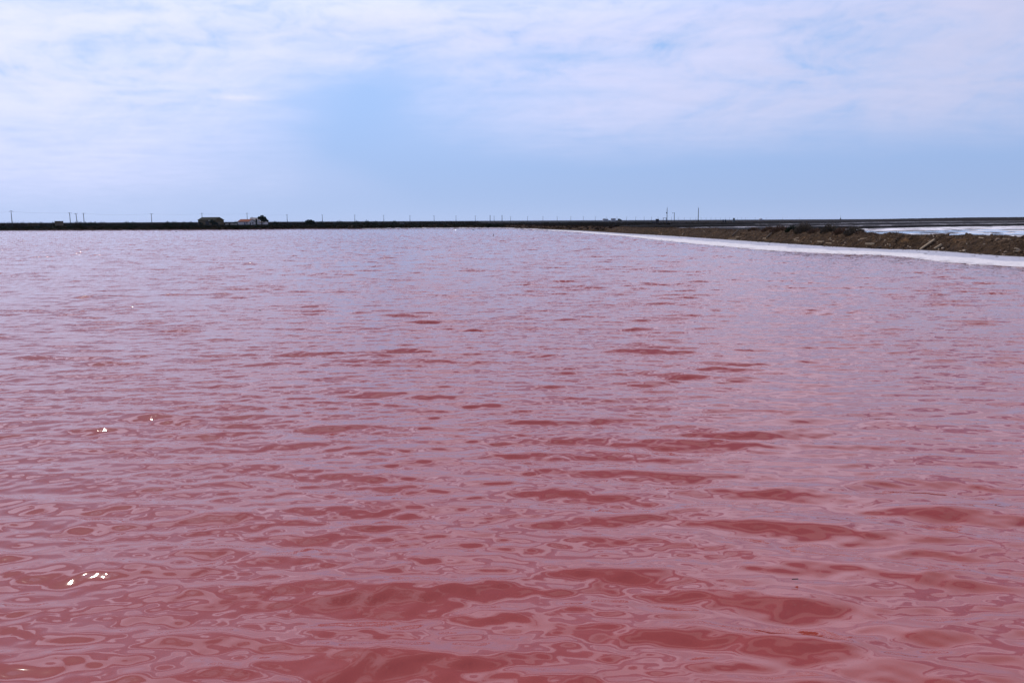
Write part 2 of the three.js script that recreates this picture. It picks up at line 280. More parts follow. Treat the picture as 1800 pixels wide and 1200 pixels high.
const saltBump = noiseTexture(512, (() => { const a = tile((x, y) => fbm(x, y, 5, 0.65), 30); return (u, v) => { const k = 0.5 + 0.5 * a(u, v); return [k, k, k]; }; })());
{
  const m = 34;
  const mat = std(1, 1, 1, 0.75, { vertexColors: true, bumpMap: rep(saltBump, 1 / 2.5), bumpScale: 0.05 });
  const g = ribbon(cols.length, m, (i, j) => {
    const p = shoreLine[i], q = footLine[i], u = (j - 3) / (m - 8), v = new THREE.Vector3().lerpVectors(p, q, u), L = p.distanceTo(q);
    const w = Math.min(1, L / 4);
    const rim = Math.exp(-(((u - 0.22) / 0.16) ** 2));
    v.y = lerp(0.0, FOOT, sstep(0, 0.9, u)) + 0.05 * w * rim + sstep(0, 0.15, u) * 0.025 * w * fbm(v.x * 1.7, v.z * 1.7, 4, 0.6) - (u < 0 ? -u * 0.6 : 0) + (u > 1 ? (u - 1) * 0.2 : 0) + 0.012;
    return v;
  }, (i, j, v) => {
    const u = (j - 3) / (m - 8), n = fbm(v.x * 0.35, v.z * 0.35, 4), f = fbm(v.x * 2.3, v.z * 2.3, 3);
    const flat = sstep(0.40, 0.54, u + 0.28 * n), wet = sstep(0.05, -0.06, u);
    const a = [0.62, 0.57, 0.55], b = [0.37, 0.36, 0.40], c = [0.46, 0.37, 0.38], left = cols[i] < 960 ? lerp(0.55, 1, sstep(860, 960, cols[i])) : 1;
    const d = Math.min(0.75, sstep(0.88, 1.02, u + 0.07 * f) * 0.55 + 0.45 * sstep(0.30, 0.62, fbm(v.x * 0.9 + 5, v.z * 0.9, 4, 0.65)) * sstep(0.3, 0.7, u));
    return [0, 1, 2].map((k) => { let x = lerp(a[k], b[k], flat * 0.92); x = lerp(x, c[k], wet); x *= (1 + 0.16 * f + 0.10 * n) * left; return lerp(x, [0.2, 0.16, 0.13][k], d); });
  });
  tag(struct('salt_beach', g, mat), 'white salt crust beach between the pink water and the bank', 'beach');
}

// ------------------------------------------------------------------ salt pans behind the bank
function sheet(upper, lower, y, seed, ragged = 0.3) {   // strip of ground between two surveyed edges
  const U = curve(upper), L = curve(lower), x0 = upper[0][0], x1 = upper[upper.length - 1][0], n = 260, m = 14;
  return ribbon(n, m, (i, j) => { const x = lerp(x0, x1, i / (n - 1)), nn = ragged * fbm(x * 0.06 + seed, seed, 4, 0.65), py = lerp(L(x) + nn, U(x) - ragged * fbm(x * 0.05 + seed + 30, seed, 4, 0.65), j / (m - 1)); return ground(x, py, y); });
}
const crustNoise = tile((x, y) => fbm(x, y, 6, 0.62), 9);
const crustMap = (cut) => noiseTexture(1024, (u, v) => { const a = crustNoise(u, v), f = soilFine(u, v), k = sstep(cut, cut + 0.10, a + 0.12 * f); return [lerp(0.26, 0.98, k), lerp(0.23, 0.97, k), lerp(0.22, 0.98, k)]; }, true);
const saltMat = std(0.70, 0.67, 0.66, 0.75, { map: crustMap(-0.16) }), saltMottled = std(0.52, 0.51, 0.52, 0.75, { map: crustMap(0.13) });
for (const [m, s] of [[saltMat, 1 / 42], [saltMottled, 1 / 60]]) { m.map.repeat.set(s, s * 0.55); m.side = THREE.DoubleSide; }
const S1u = [[1120, 400.9], [1143, 400], [1240, 398.9], [1330, 397.6], [1400, 396.7], [1460, 395.6], [1540, 394.9], [1640, 393.1], [1800, 391], [1950, 389.4]];
const S1l = [[1120, 401.5], [1165, 401.6], [1240, 400.6], [1330, 399.7], [1400, 398.4], [1460, 397.3], [1540, 397.6], [1640, 396.1], [1800, 394.4], [1950, 393]];
const S2u = [[1325, 393.9], [1400, 392.9], [1470, 391.5], [1550, 389.8], [1650, 388.7], [1740, 388], [1950, 386.9]];
const S2l = [[1325, 394.8], [1400, 394], [1470, 393], [1550, 391.5], [1650, 390.5], [1740, 389.6], [1950, 388.4]];
const S0u = [[1480, 402.2], [1560, 400.9], [1640, 399], [1720, 397.8], [1800, 396.7], [1950, 394.8]];
const P1u = [[1480, 406.5], [1530, 405.5], [1580, 406], [1640, 404.7], [1700, 403.6], [1800, 402.3], [1950, 400.5]];
const P1l = [[1480, 415], [1560, 415], [1680, 416.8], [1800, 416], [1950, 418]];
tag(struct('salt_pan', sheet(S1u, S1l, PLAIN + 0.03, 5), saltMottled), 'long mottled white salt pan, second strip behind the right bank', 'salt pan');
tag(struct('salt_pan', sheet(S2u, S2l, PLAIN + 0.03, 9, 0.2), saltMottled), 'thinnest and farthest white strip of salt pan below the scrubby rise', 'salt pan');
tag(struct('salt_pan', sheet(S0u, P1u, PLAIN + 0.035, 13), saltMat), 'white salt flat along the far side of the blue pool', 'salt pan');
{
  const water = new THREE.MeshPhysicalMaterial({ color: new THREE.Color().setRGB(0.30, 0.32, 0.38), roughness: 0.05, ior: 1.36, side: THREE.DoubleSide });
  tag(struct('pool_water', sheet(P1u.map(([x, y]) => [x, y - 0.7]), P1l, PLAIN + 0.02, 21, 0), water), 'calm shallow pool that mirrors the blue sky behind the right bank', 'water');
  // islands of crust and mud standing in the pool
  const make = (name, mat, spots, yy, seed) => {
    const r = rng(seed), gs = [];
    for (const [px, py, w, d] of spots) {
      const c = ground(px, py, PLAIN + yy), n = 22, pts = [];
      for (let k = 0; k < n; k++) { const a = k / n * 2 * Math.PI, q = 1 + 0.9 * fbm(Math.cos(a) * 1.6 + px, Math.sin(a) * 1.6 + py, 3); pts.push([c.x + Math.cos(a) * w * q, c.z + Math.sin(a) * d * q]); }
      const P = [c.x, c.y + 0.06, c.z], U = [c.x, c.z], I = []; pts.forEach(([x, z], k) => { P.push(x, c.y - 0.02, z); U.push(x, z); I.push(0, 1 + (k + 1) % n, 1 + k); });
      const g = new THREE.BufferGeometry(); g.setAttribute('position', new THREE.Float32BufferAttribute(P, 3)); g.setAttribute('uv', new THREE.Float32BufferAttribute(U, 2)); g.setIndex(I); g.computeVertexNormals(); gs.push(g);
    }
    return mesh(name, mergeGeometries(gs), mat);
  };
  const r = rng(5), white = [], mud = [];
  for (let i = 0; i < 46; i++) { const x = 1520 + r() * 330, near = r(); const y = near < 0.5 ? 409.4 + r() * 2.0 : 405.5 + r() * 2; if (x < 1680 && (y < 409 || r() < 0.5)) continue; white.push([x, y - (x - 1650) * 0.010, 0.8 + r() * 2.4, 0.35 + r() * 0.7]); }
  for (let i = 0; i < 40; i++) { const x = 1675 + r() * 200; white.push([x, 412.8 + r() * 2.6, 2 + r() * 4, 0.8 + r() * 1.4]); }
  for (let i = 0; i < 34; i++) { const x = 1530 + r() * 300; const y = r() < 0.6 ? 408 + r() * 3.4 : 405 + r() * 1.2; mud.push([x, y - (x - 1650) * 0.012, 0.5 + r() * 1.8, 0.3 + r() * 0.6]); }
  for (const [x, y, w] of [[1632, 409, 1.6], [1575, 405.8, 4], [1600, 405.6, 3.5], [1743, 408.3, 1.5], [1710, 401.7, 3]]) mud.push([x, y, w, 0.7]);
  for (let i = 0; i < 22; i++) mud.push([1680 + r() * 150, 412.5 + r() * 2.5, 0.8 + r() * 1.6, 0.3 + r() * 0.4]);
  const a = make('salt_crust', std(0.60, 0.57, 0.56, 0.8, { side: THREE.DoubleSide }), white, 0.03, 8); a.userData.kind = 'stuff'; tag(a, 'broken plates of white salt crust standing in the blue pool', 'salt crust');
  const b = make('mud_patch', std(0.10, 0.085, 0.08, 0.9, { side: THREE.DoubleSide }), mud, 0.06, 9); b.userData.kind = 'stuff'; tag(b, 'dark patches of mud standing in the blue pool', 'mud');
}
// low dykes between the pans
function dyke(list, h, w, label, seed, mat = M.dyke) {
  const Y = curve(list), x0 = list[0][0], x1 = list[list.length - 1][0], n = 420, m = 13, line = []; for (let i = 0; i < n; i++) { const x = lerp(x0, x1, i / (n - 1)); line.push(ground(x, Y(x), PLAIN)); }
  const g = ribbon(n, m, (i, j) => { const a = line[Math.max(0, i - 4)], b = line[Math.min(n - 1, i + 4)], nn = new THREE.Vector3(b.z - a.z, 0, -(b.x - a.x)).normalize(); if (nn.z > 0) nn.negate(); const t = j / (m - 1), p = line[i]; const hh = (typeof h === 'function' ? h(lerp(x0, x1, i / (n - 1))) : h); const y = PLAIN - 0.05 + (hh + 0.05) * Math.sin(Math.PI * Math.min(1, t * 1.0)) ** 0.6 * (1 + 0.30 * fbm(p.x * 0.25 + seed, t * 3, 4, 0.6)); return new THREE.Vector3(p.x + nn.x * t * w, y, p.z + nn.z * t * w); });
  mat.side = THREE.DoubleSide;
  return tag(struct('dyke', g, mat), label, 'dyke');
}
dyke([[1430, 402.6], ...S0u.slice(1)].map(([x, y]) => [x, y + 0.05]), 0.58, 5, 'dark low dyke along the back of the blue pool', 3);
dyke([[1100, 400.9], ...S1u.slice(1)], (x) => lerp(0.80, 0.42, sstep(1200, 1500, x)), 7, 'dark low dyke behind the long mottled salt pan', 4);
dyke([[1180, 394.6], ...S2u], 0.75, 9, 'farthest dark dyke at the foot of the scrubby rise', 6);
// the rise at the right-hand end of the horizon
{
  const top = curve([[1150, 388.4], [1250, 387.2], [1330, 386.6], [1400, 385.9], [1500, 384.9], [1600, 383.5], [1700, 381.6], [1800, 380.7], [1950, 379.4], [2200, 378]]), n = 500, m = 26;
  const g = ribbon(n, m, (i, j) => { const x = lerp(1150, 2200, i / (n - 1)), t = j / (m - 1), D = 745 + t * 130, p = column(x, D), hTop = heightAt(x, top(x) + 0.7, 800); const y = PLAIN - 0.1 + (hTop - PLAIN) * sstep(0, 0.45, t) * sstep(1.15, 0.6, t) + 0.35 * fbm(p.x * 0.05, p.z * 0.05, 4, 0.6) * sstep(0, 0.2, t); p.y = y; return p; });
  const m2 = std(0.040, 0.028, 0.022, 0.95, { map: rep(soilMap, 1 / 40), side: THREE.DoubleSide });
  tag(struct('hill', g, m2), 'long low scrubby rise closing the horizon on the right', 'rise');
}

// ------------------------------------------------------------------ plants
function bladeCloud(r, n, fn) {                         // n thin triangles: fn -> [origin, direction, length, width]
  const P = [], N = [], a = new THREE.Vector3(), s = new THREE.Vector3();
  for (let i = 0; i < n; i++) {
    const [o, d, len, w] = fn(i); a.set(r() - 0.5, r() - 0.5, r() - 0.5); s.crossVectors(d, a).normalize().multiplyScalar(w / 2);
    P.push(o.x - s.x, o.y - s.y, o.z - s.z, o.x + s.x, o.y + s.y, o.z + s.z, o.x + d.x * len, o.y + d.y * len, o.z + d.z * len);
  }
  const g = new THREE.BufferGeometry(); g.setAttribute('position', new THREE.Float32BufferAttribute(P, 3)); g.computeVertexNormals(); return g;
}
const V = (x, y, z) => new THREE.Vector3(x, y, z);
// a mound of thin upright twigs and leaves, width w and height h
function moundGeo(seed, w, h, n, leaf) {
  const r = rng(seed);
  return bladeCloud(r, n, () => {
    const a = r() * 2 * Math.PI, q = Math.sqrt(r()), lump = 0.72 + 0.45 * noise(Math.cos(a) * 1.7 + seed, Math.sin(a) * 1.7) + 0.2 * r(), x = Math.cos(a) * q * w / 2, z = Math.sin(a) * q * w / 2 * 0.8, top = h * Math.sqrt(Math.max(0, 1 - q * q * 0.92)) * lump, y = top * Math.pow(r(), 0.7) * 0.93;
    const d = V(Math.cos(a) * q * 0.9 + (r() - 0.5) * 0.9, 0.7 + r() * 0.5, Math.sin(a) * q * 0.9 + (r() - 0.5) * 0.9).normalize();
    return [V(x, Math.max(0, y - leaf), z), d, leaf * (0.6 + r() * 1.0), leaf * (0.22 + r() * 0.3)];
  });
}
function stemGeo(seed, w, h, n, thick) {
  const r = rng(seed), gs = [];
  for (let i = 0; i < n; i++) { const a = r() * 2 * Math.PI, q = r() * 0.55, g = new THREE.CylinderGeometry(thick * 0.35, thick, h * (0.6 + 0.35 * r()), 5, 1); g.translate(0, h * 0.38, 0); g.rotateZ(-Math.cos(a) * q); g.rotateX(Math.sin(a) * q); g.translate(Math.cos(a) * w * 0.06, 0, Math.sin(a) * w * 0.06); gs.push(g); }
  return mergeGeometries(gs);
}
function shrub(p, w, h, mat, label, group, n = 900, leaf = 0.22) {
  const seed = Math.floor(R() * 1e6), o = thing('shrub', label, 'shrub', p, 0, group);
  mesh('foliage', moundGeo(seed, w, h, n, leaf), mat, o); mesh('stem', stemGeo(seed + 1, w, h, 7, 0.03 + 0.012 * h), M.twig, o);
  return o;
}
// bare shrub: only twigs
function bareShrub(p, w, h, label) {
  const r = rng(Math.floor(R() * 1e6)), o = thing('bare_shrub', label, 'shrub', p);
  mesh('twig', bladeCloud(r, 150, () => { const a = r() * 2 * Math.PI, t = 0.25 + r() * 0.95, d = V(Math.cos(a) * t, 1, Math.sin(a) * t).normalize(); const s = r() * h * 0.45; return [V(d.x * s, d.y * s, d.z * s), d.clone().add(V((r() - 0.5) * 0.6, (r() - 0.3) * 0.4, (r() - 0.5) * 0.6)).normalize(), h * (0.3 + r() * 0.45), 0.16]; }), M.twig, o);
  mesh('stem', stemGeo(Math.floor(R() * 1e6), w, h * 0.7, 5, 0.07), M.twig, o); return o;
}
// ground cover: many low tufts in one object
function scrub(name, label, mat, n, where, h0, h1, seed) {
  const r = rng(seed), g = moundGeo(seed, 1.5, 1, 42, 0.55), im = new THREE.InstancedMesh(g, mat, n), m = new THREE.Matrix4(), q = new THREE.Quaternion(), up = V(0, 1, 0); let k = 0;
  for (let tries = 0; k < n && tries < n * 6; tries++) { const p = where(r); if (!p) continue; const h = lerp(h0, h1, r() * r()), w = h * (0.8 + r() * 0.9); m.compose(p, q.setFromAxisAngle(up, r() * 6.28), V(w, h, w)); im.setMatrixAt(k++, m); }
  im.count = k; im.name = name; im.castShadow = im.receiveShadow = true; im.userData.kind = 'stuff'; scene.add(im); return tag(im, label, 'scrub');
}
const behindBank = (px, dist) => { const x = Math.min(2399, Math.max(-699, px)); const f = ground(x, footPy(x), FOOT); return dist > -f.z + 7; };
scrub('saltmarsh_scrub', 'low dark saltmarsh scrub covering the plain behind the far bank on the left', M.scrubGrey, 15000, (r) => { const px = -250 + r() * 1330, D = 318 / (1 - 0.62 * r()); return behindBank(px, D) ? column(px, D, PLAIN - 0.05) : null; }, 0.5, 1.25, 31);
scrub('reddish_scrub', 'rust tinted glasswort scattered through the scrub behind the far bank', M.scrubRed, 6000, (r) => { const px = -250 + r() * 1330, D = 318 / (1 - 0.45 * r()); return behindBank(px, D) ? column(px, D, PLAIN - 0.05) : null; }, 0.35, 0.9, 32);
scrub('plain_scrub', 'brownish low scrub on the flat land beyond the right bank and masts', M.scrubGrey, 9000, (r) => { const px = 1000 + r() * 480, D = 330 / (1 - 0.66 * r()); if (px > 1180 && D < 480) return null; return behindBank(px, D) ? column(px, D, PLAIN - 0.05) : null; }, 0.3, 0.8, 33);
scrub('rise_scrub', 'dark scrub along the crest of the rise on the right horizon', M.scrubGrey, 5000, (r) => { const px = 1330 + r() * 700, D = 790 + r() * 60; const p = column(px, D), y = lerp(387, 380.7, sstep(1330, 1800, px)) + 0.6; p.y = Math.max(PLAIN, heightAt(px, y, 800) - 0.9); return p; }, 0.7, 1.5, 34);
scrub('far_thicket', 'uneven dark thicket along the skyline behind the left plain', M.scrubGrey, 2600, (r) => { const px = -120 + r() * 960, D = 700 + r() * 260; return noise(px * 0.02, 5.5) + 0.35 * r() > -0.1 ? column(px, D, PLAIN - 0.1) : null; }, 1.7, 3.1, 35);
{ // tufts growing on the banks themselves
  const spot = (r, i0, i1) => { const i = Math.floor(lerp(i0, i1, r())), t = 0.9 + r() * 4.0; const p = bankPoint(i, t); p.y -= 0.08; return p; };
  const i860 = cols.findIndex((x) => x > 880), i1050 = cols.findIndex((x) => x > 1060), i1530 = cols.findIndex((x) => x > 1525);
  scrub('bank_scrub', 'dark scrub overgrowing the bank along the far shore', M.leafDark, 5200, (r) => spot(r, 150, i860), 0.25, 0.75, 41);
  scrub('bank_scrub_brown', 'brown dry scrub on the bank at the far corner of the lake', M.scrubRed, 2600, (r) => spot(r, 150, i1050), 0.25, 0.65, 42);
  scrub('crest_grass', 'thin brown scrub along the crest of the right bank', M.leafRed, 650, (r) => { const i = Math.floor(lerp(i1050, i1530, r())), p = bankPoint(i, 2.7 + r() * 1.6); p.y -= 0.08; return p; }, 0.2, 0.5, 43);
}
// individual shrubs on the crest of the right bank
const colIndex = (px) => { let i = cols.findIndex((x) => x >= px); return i < 0 ? cols.length - 1 : i; };
function crestPlace(px) { // the crest point that is seen at pixel column px
  let best = null, bd = 1e9; for (let i = colIndex(px - 60); i < Math.min(cols.length, colIndex(px + 260)); i++) { const p = bankPoint(i, 3.0), v = p.clone().project(camera), d = Math.abs((v.x + 1) * 900 - px); if (d < bd) { bd = d; best = p; } } return best;
}
for (const [px, w, h, mat, label] of [
  [1326, 1.6, 0.55, M.leafRed, 'low mat-like brown shrub at the left end of the shrubs on the crest'],
  [1352, 1.8, 0.85, M.leafRed, 'reddish brown shrub left of the widest shrub on the bank crest'],
  [1373, 2.6, 1.05, M.leafRed, 'widest reddish brown shrub on the bank crest'],
  [1392, 1.5, 0.95, M.leafDark, 'small dark green shrub in front of the reddish shrubs on the crest'],
  [1413, 2.1, 1.50, M.leafGrey, 'tallest dark grey shrub standing up from the bank crest'],
  [1436, 1.9, 0.80, M.leafRed, 'low brown shrub just right of the tallest crest shrub'],
  [1459, 1.9, 1.25, M.leafGrey, 'second tallest grey shrub on the bank crest, right of the low brown one'],
  [1480, 1.7, 0.95, M.leafRed, 'rounded brown shrub between the two grey brown shrubs at the right'],
  [1503, 2.1, 1.05, M.leafGrey, 'rightmost shrub of the crest row, beside the blue pool'],
]) { const p = crestPlace(px); p.y -= 0.12; shrub(p, w, h, mat, label, 'shrubs along the crest of the right bank', 2600, 0.17); }
{ const p = crestPlace(1798); p.y -= 0.1; shrub(p, 1.2, 0.5, M.leafRed, 'small brown shrub on the bank at the right edge', null, 1200, 0.14); }
// shrubs along the left skyline
const skyline = [
  [4, 560, 1.9, 0, 'bare twiggy shrub at the left edge of the skyline'], [16, 575, 2.2, 0, 'bare shrub around the foot of the leftmost pole'], [28, 570, 1.8, 0, 'bare low shrub just right of the leftmost pole'], [39, 565, 1.9, 0, 'bare shrub midway between leftmost pole and hut'],
  [51, 560, 2.1, 2, 'dark clump with twigs left of the concrete hut'], [60, 560, 1.8, 2, 'smaller dark clump second left of the concrete hut'], [72, 570, 1.8, 0, 'thin bare bush in the gap left of the concrete hut'], [94, 560, 2.2, 0, 'bare bush touching the left wall of the concrete hut'], [134.5, 560, 3.0, 0, 'tall bare bush around the middle pole of three'],
  [141, 570, 1.8, 1, 'leafy shrub right of the middle pole of three'], [149, 570, 1.9, 1, 'leafy shrub at the foot of the third pole of three'], [157, 560, 1.9, 1, 'leafy shrub right of the three close poles'], [165, 565, 1.8, 1, 'round shrub in the skyline after the three close poles'], [180, 560, 2.2, 0, 'spiky bare shrub left of the pointed bush'],
  [222, 560, 2.6, 1, 'pointed bush on the skyline left of the single tall pole'], [233, 565, 1.9, 1, 'flat topped bush right of the pointed bush'], [294, 560, 2.0, 1, 'small round bush between the single pole and the barn'], [305, 555, 2.4, 1, 'dark round bush left of the barn'], [323, 570, 1.9, 1, 'low pair of bushes just left of the barn'], [334, 565, 1.9, 1, 'low bush nearest the left wall of the barn'],
  [415, 640, 2.1, 1, 'low bush left of the red roofed house'], [483, 560, 1.8, 1, 'low wide bush right of the big tree'], [565, 560, 2.0, 1, 'bush at the foot of the first pole right of the round tree clump'], [596, 565, 2.3, 1, 'dome shaped bush in the skyline centre left'], [626, 570, 2.4, 1, 'bush at the foot of the second pole right of the round tree clump'], [645, 570, 2.1, 1, 'low wide bush before the pale bush'], [660, 580, 2.0, 1, 'flat bush left of the third pole right of the round tree clump'], [693, 590, 2.0, 1, 'low bush just left of the pale bush'],
];
for (const [px, D, h, kind, label] of skyline) {
  const p = column(px, D, PLAIN - 0.1), H = (heightAt(px, 391.5 - px / 225 - h * 1.15, D) - PLAIN) / 0.86;
  if (kind === 0) bareShrub(p, H * 1.2, H, label).userData.group = 'bare shrubs along the left skyline'; else shrub(p, h * (1.7 + R() * 1.0), H, kind === 1 ? M.leafDark : M.leafGrey, label, 'shrubs along the left skyline', 620, 0.5);
}
shrub(column(706, 600, PLAIN - 0.1), 3.6, 2.6, std(0.15, 0.145, 0.13, 0.95, { side: THREE.DoubleSide }), 'pale grey bush standing out on the skyline left of centre', null, 500, 0.4);

function tree(p, label, blobs, trunkH, mat, leaf, seed, perBlob = 900) {
  const r = rng(seed), o = thing('tree', label, 'tree', p);
  const gs = []; const tr = new THREE.CylinderGeometry(0.16, 0.32, trunkH, 8); tr.translate(0, trunkH / 2, 0); gs.push(tr);
  for (const [x, y, z, rad] of blobs) { const d = V(x, y - trunkH * 0.8, z), L = d.length(), g = new THREE.CylinderGeometry(0.05, 0.13, L, 6); g.translate(0, L / 2, 0); g.applyQuaternion(new THREE.Quaternion().setFromUnitVectors(V(0, 1, 0), d.normalize())); g.translate(0, trunkH * 0.8, 0); gs.push(g); }
  mesh('trunk', mergeGeometries(gs), M.twig, o);
  const cl = []; for (const [x, y, z, rad] of blobs) cl.push(bladeCloud(r, perBlob, () => { const d = V(r() - 0.5, r() - 0.5, r() - 0.5).normalize(), q = rad * Math.cbrt(0.25 + 0.75 * r()) * (0.82 + 0.5 * noise(d.x * 2.2 + seed, d.y * 2.2 + d.z * 2.1)); const t = V(r() - 0.5, r() - 0.3, r() - 0.5).normalize(); return [V(x + d.x * q, y + d.y * q * 0.8, z + d.z * q), t, leaf * (0.5 + r()), leaf * (0.4 + r() * 0.5)]; }));
  mesh('crown', mergeGeometries(cl), mat, o); return o;
}
{
  const D = 612, s = D / FOCAL;
  tree(column(459, D, PLAIN), 'dense dark pine tree beside the red roofed house', [[-1.2, 5.2, 0, 1.5], [0.8, 6.0, 0.5, 1.6], [2.4, 5.0, 0, 1.6], [3.4, 3.6, 0.3, 1.4], [0.3, 4.0, -0.5, 1.7], [2.0, 3.2, 0.5, 1.5], [4.6, 2.9, 0, 0.8], [-2.0, 4.9, 0.2, 0.8]], 3.2, M.leafDark, 0.42, 71, 800);
  tree(column(450, 606, PLAIN), 'narrow dark cypress tree against the gable of the red roofed house', [[0, 1.0, 0, 0.75], [0, 2.2, 0, 0.8], [0.1, 3.3, 0, 0.65], [0, 4.1, 0, 0.45]], 1.6, M.leafDark, 0.34, 72, 500);
  tree(column(540, 560, PLAIN), 'left half of the round tree clump on the skyline', [[-0.5, 2.1, 0, 1.5], [0.7, 2.6, 0, 1.4], [0.1, 1.2, 0.3, 1.6]], 1.5, M.leafDark, 0.42, 73, 520);
  tree(column(548, 563, PLAIN), 'right half of the round tree clump on the skyline', [[-0.7, 2.6, 0, 1.4], [0.6, 2.0, 0, 1.4], [1.2, 1.2, 0.2, 1.2], [-0.6, 1.1, 0, 1.4]], 1.5, M.leafDark, 0.42, 74, 520);
  tree(column(352, 584, PLAIN), 'dark bush tree in front of the barn, the lower and left one', [[0, 1.1, 0, 1.1], [0.9, 0.9, 0, 0.9], [-0.5, 1.6, 0.2, 0.8]], 1.0, M.leafDark, 0.36, 75, 420);
  tree(column(374, 582, PLAIN), 'bigger dark tree in front of the middle of the barn', [[-1.4, 2.3, 0, 1.4], [0.4, 2.0, 0, 1.5], [1.8, 1.4, 0, 1.2], [-0.9, 3.2, 0, 1.1], [0.2, 1.0, 0.5, 1.4], [2.6, 1.0, 0, 0.9]], 1.4, M.leafDark, 0.4, 76, 520);
  tree(column(1089, 1900, PLAIN), 'hazy bluish tree clump right of the two distant grey tanks', [[-2, 3.0, 0, 2.2], [2, 2.6, 0, 2.4], [0, 4.2, 0, 1.5], [4, 1.8, 0, 1.8], [-2.6, 4.6, 0, 0.9]], 2, M.leafDark, 0.9, 77, 300);
}

// ------------------------------------------------------------------ buildings
function box(w, h, d, x, y, z) { const g = new THREE.BoxGeometry(w, h, d); g.translate(x, y, z); return g; }
function poly(points) { // convex polygon in 3-D, both sides seen
  const P = [], I = []; points.forEach((p) => P.push(...p)); for (let i = 1; i < points.length - 1; i++) I.push(0, i, i + 1); const g = new THREE.BufferGeometry(); g.setAttribute('position', new THREE.Float32BufferAttribute(P, 3)); g.setIndex(I); const f = g.toNonIndexed(); f.computeVertexNormals(); return f;
}
// a gabled house: length along x, depth along z, front at z = +d/2; eaves and ridge heights
function bodyGeo(l, d, e, rg) {
  const s = new THREE.Shape(); s.moveTo(-d / 2, 0); s.lineTo(d / 2, 0); s.lineTo(d / 2, e); s.lineTo(0, rg); s.lineTo(-d / 2, e); s.closePath();
  const g = new THREE.ExtrudeGeometry(s, { depth: l, bevelEnabled: false }); g.rotateY(Math.PI / 2); g.translate(-l / 2, 0, 0); return g;
}
function roofGeo(l, d, e, rg, over, th) {
  const s = new THREE.Shape(), k = (rg - e) / (d / 2), o = over; s.moveTo(-d / 2 - o, e - o * k + 0.03); s.lineTo(0, rg + 0.03); s.lineTo(d / 2 + o, e - o * k + 0.03); s.lineTo(d / 2 + o, e - o * k + th); s.lineTo(0, rg + th + 0.03); s.lineTo(-d / 2 - o, e - o * k + th); s.closePath();
  const g = new THREE.ExtrudeGeometry(s, { depth: l + 2 * over, bevelEnabled: false }); g.rotateY(Math.PI / 2); g.translate(-l / 2 - over, 0, 0); return g;
}
const roofStripe = noiseTexture(256, (u, v) => { const k = 0.75 + 0.2 * Math.sin(u * 2 * Math.PI * 16) + 0.25 * soilNoise(u, v); return [k, k * 0.96, k * 0.93]; }, true);
{ // barn
  const D = 600, p = column(370, D, PLAIN - 0.3), b = thing('barn', 'long olive brown barn with a dark mossy roof left of the house', 'barn', p, -0.62);
  const l = 20.6, d = 7.4, e = 4.1, rg = 5.9;
  mesh('wall', bodyGeo(l, d, e, rg), std(0.27, 0.22, 0.14, 0.9, { map: rep(soilMap, 0.12) }), b);
  mesh('roof', roofGeo(l, d, e, rg, 0.35, 0.16), std(0.038, 0.040, 0.030, 0.9, { map: rep(roofStripe, 0.25) }), b);
  for (const [x, w, h, y] of [[-8.6, 1.6, 1.4, 2.1], [7.6, 1.6, 1.6, 2.0]]) { const f = mesh('window', box(w, h, 0.10, x, y, d / 2 + 0.04), M.metalDark, b); mesh('sill', box(w + 0.3, 0.1, 0.3, x, y - h / 2 - 0.05, d / 2 + 0.1), std(0.28, 0.25, 0.2), f); }
  mesh('door', box(4.2, 3.3, 0.12, 1.2, 1.65, d / 2 + 0.05), std(0.04, 0.038, 0.035), b);
  mesh('lit_patch', box(4.0, 0.5, 0.12, 4.6, 3.7, d / 2 + 0.06), std(0.45, 0.44, 0.38), b);  // pale board standing in for a lit fragment under the eaves
  const w = mesh('window', box(0.1, 1.1, 2.0, l / 2 + 0.04, 2.6, 0.2), std(0.09, 0.075, 0.06), b); mesh('sill', box(0.3, 0.1, 2.3, l / 2 + 0.1, 2.0, 0.2), std(0.28, 0.25, 0.2), w);
}
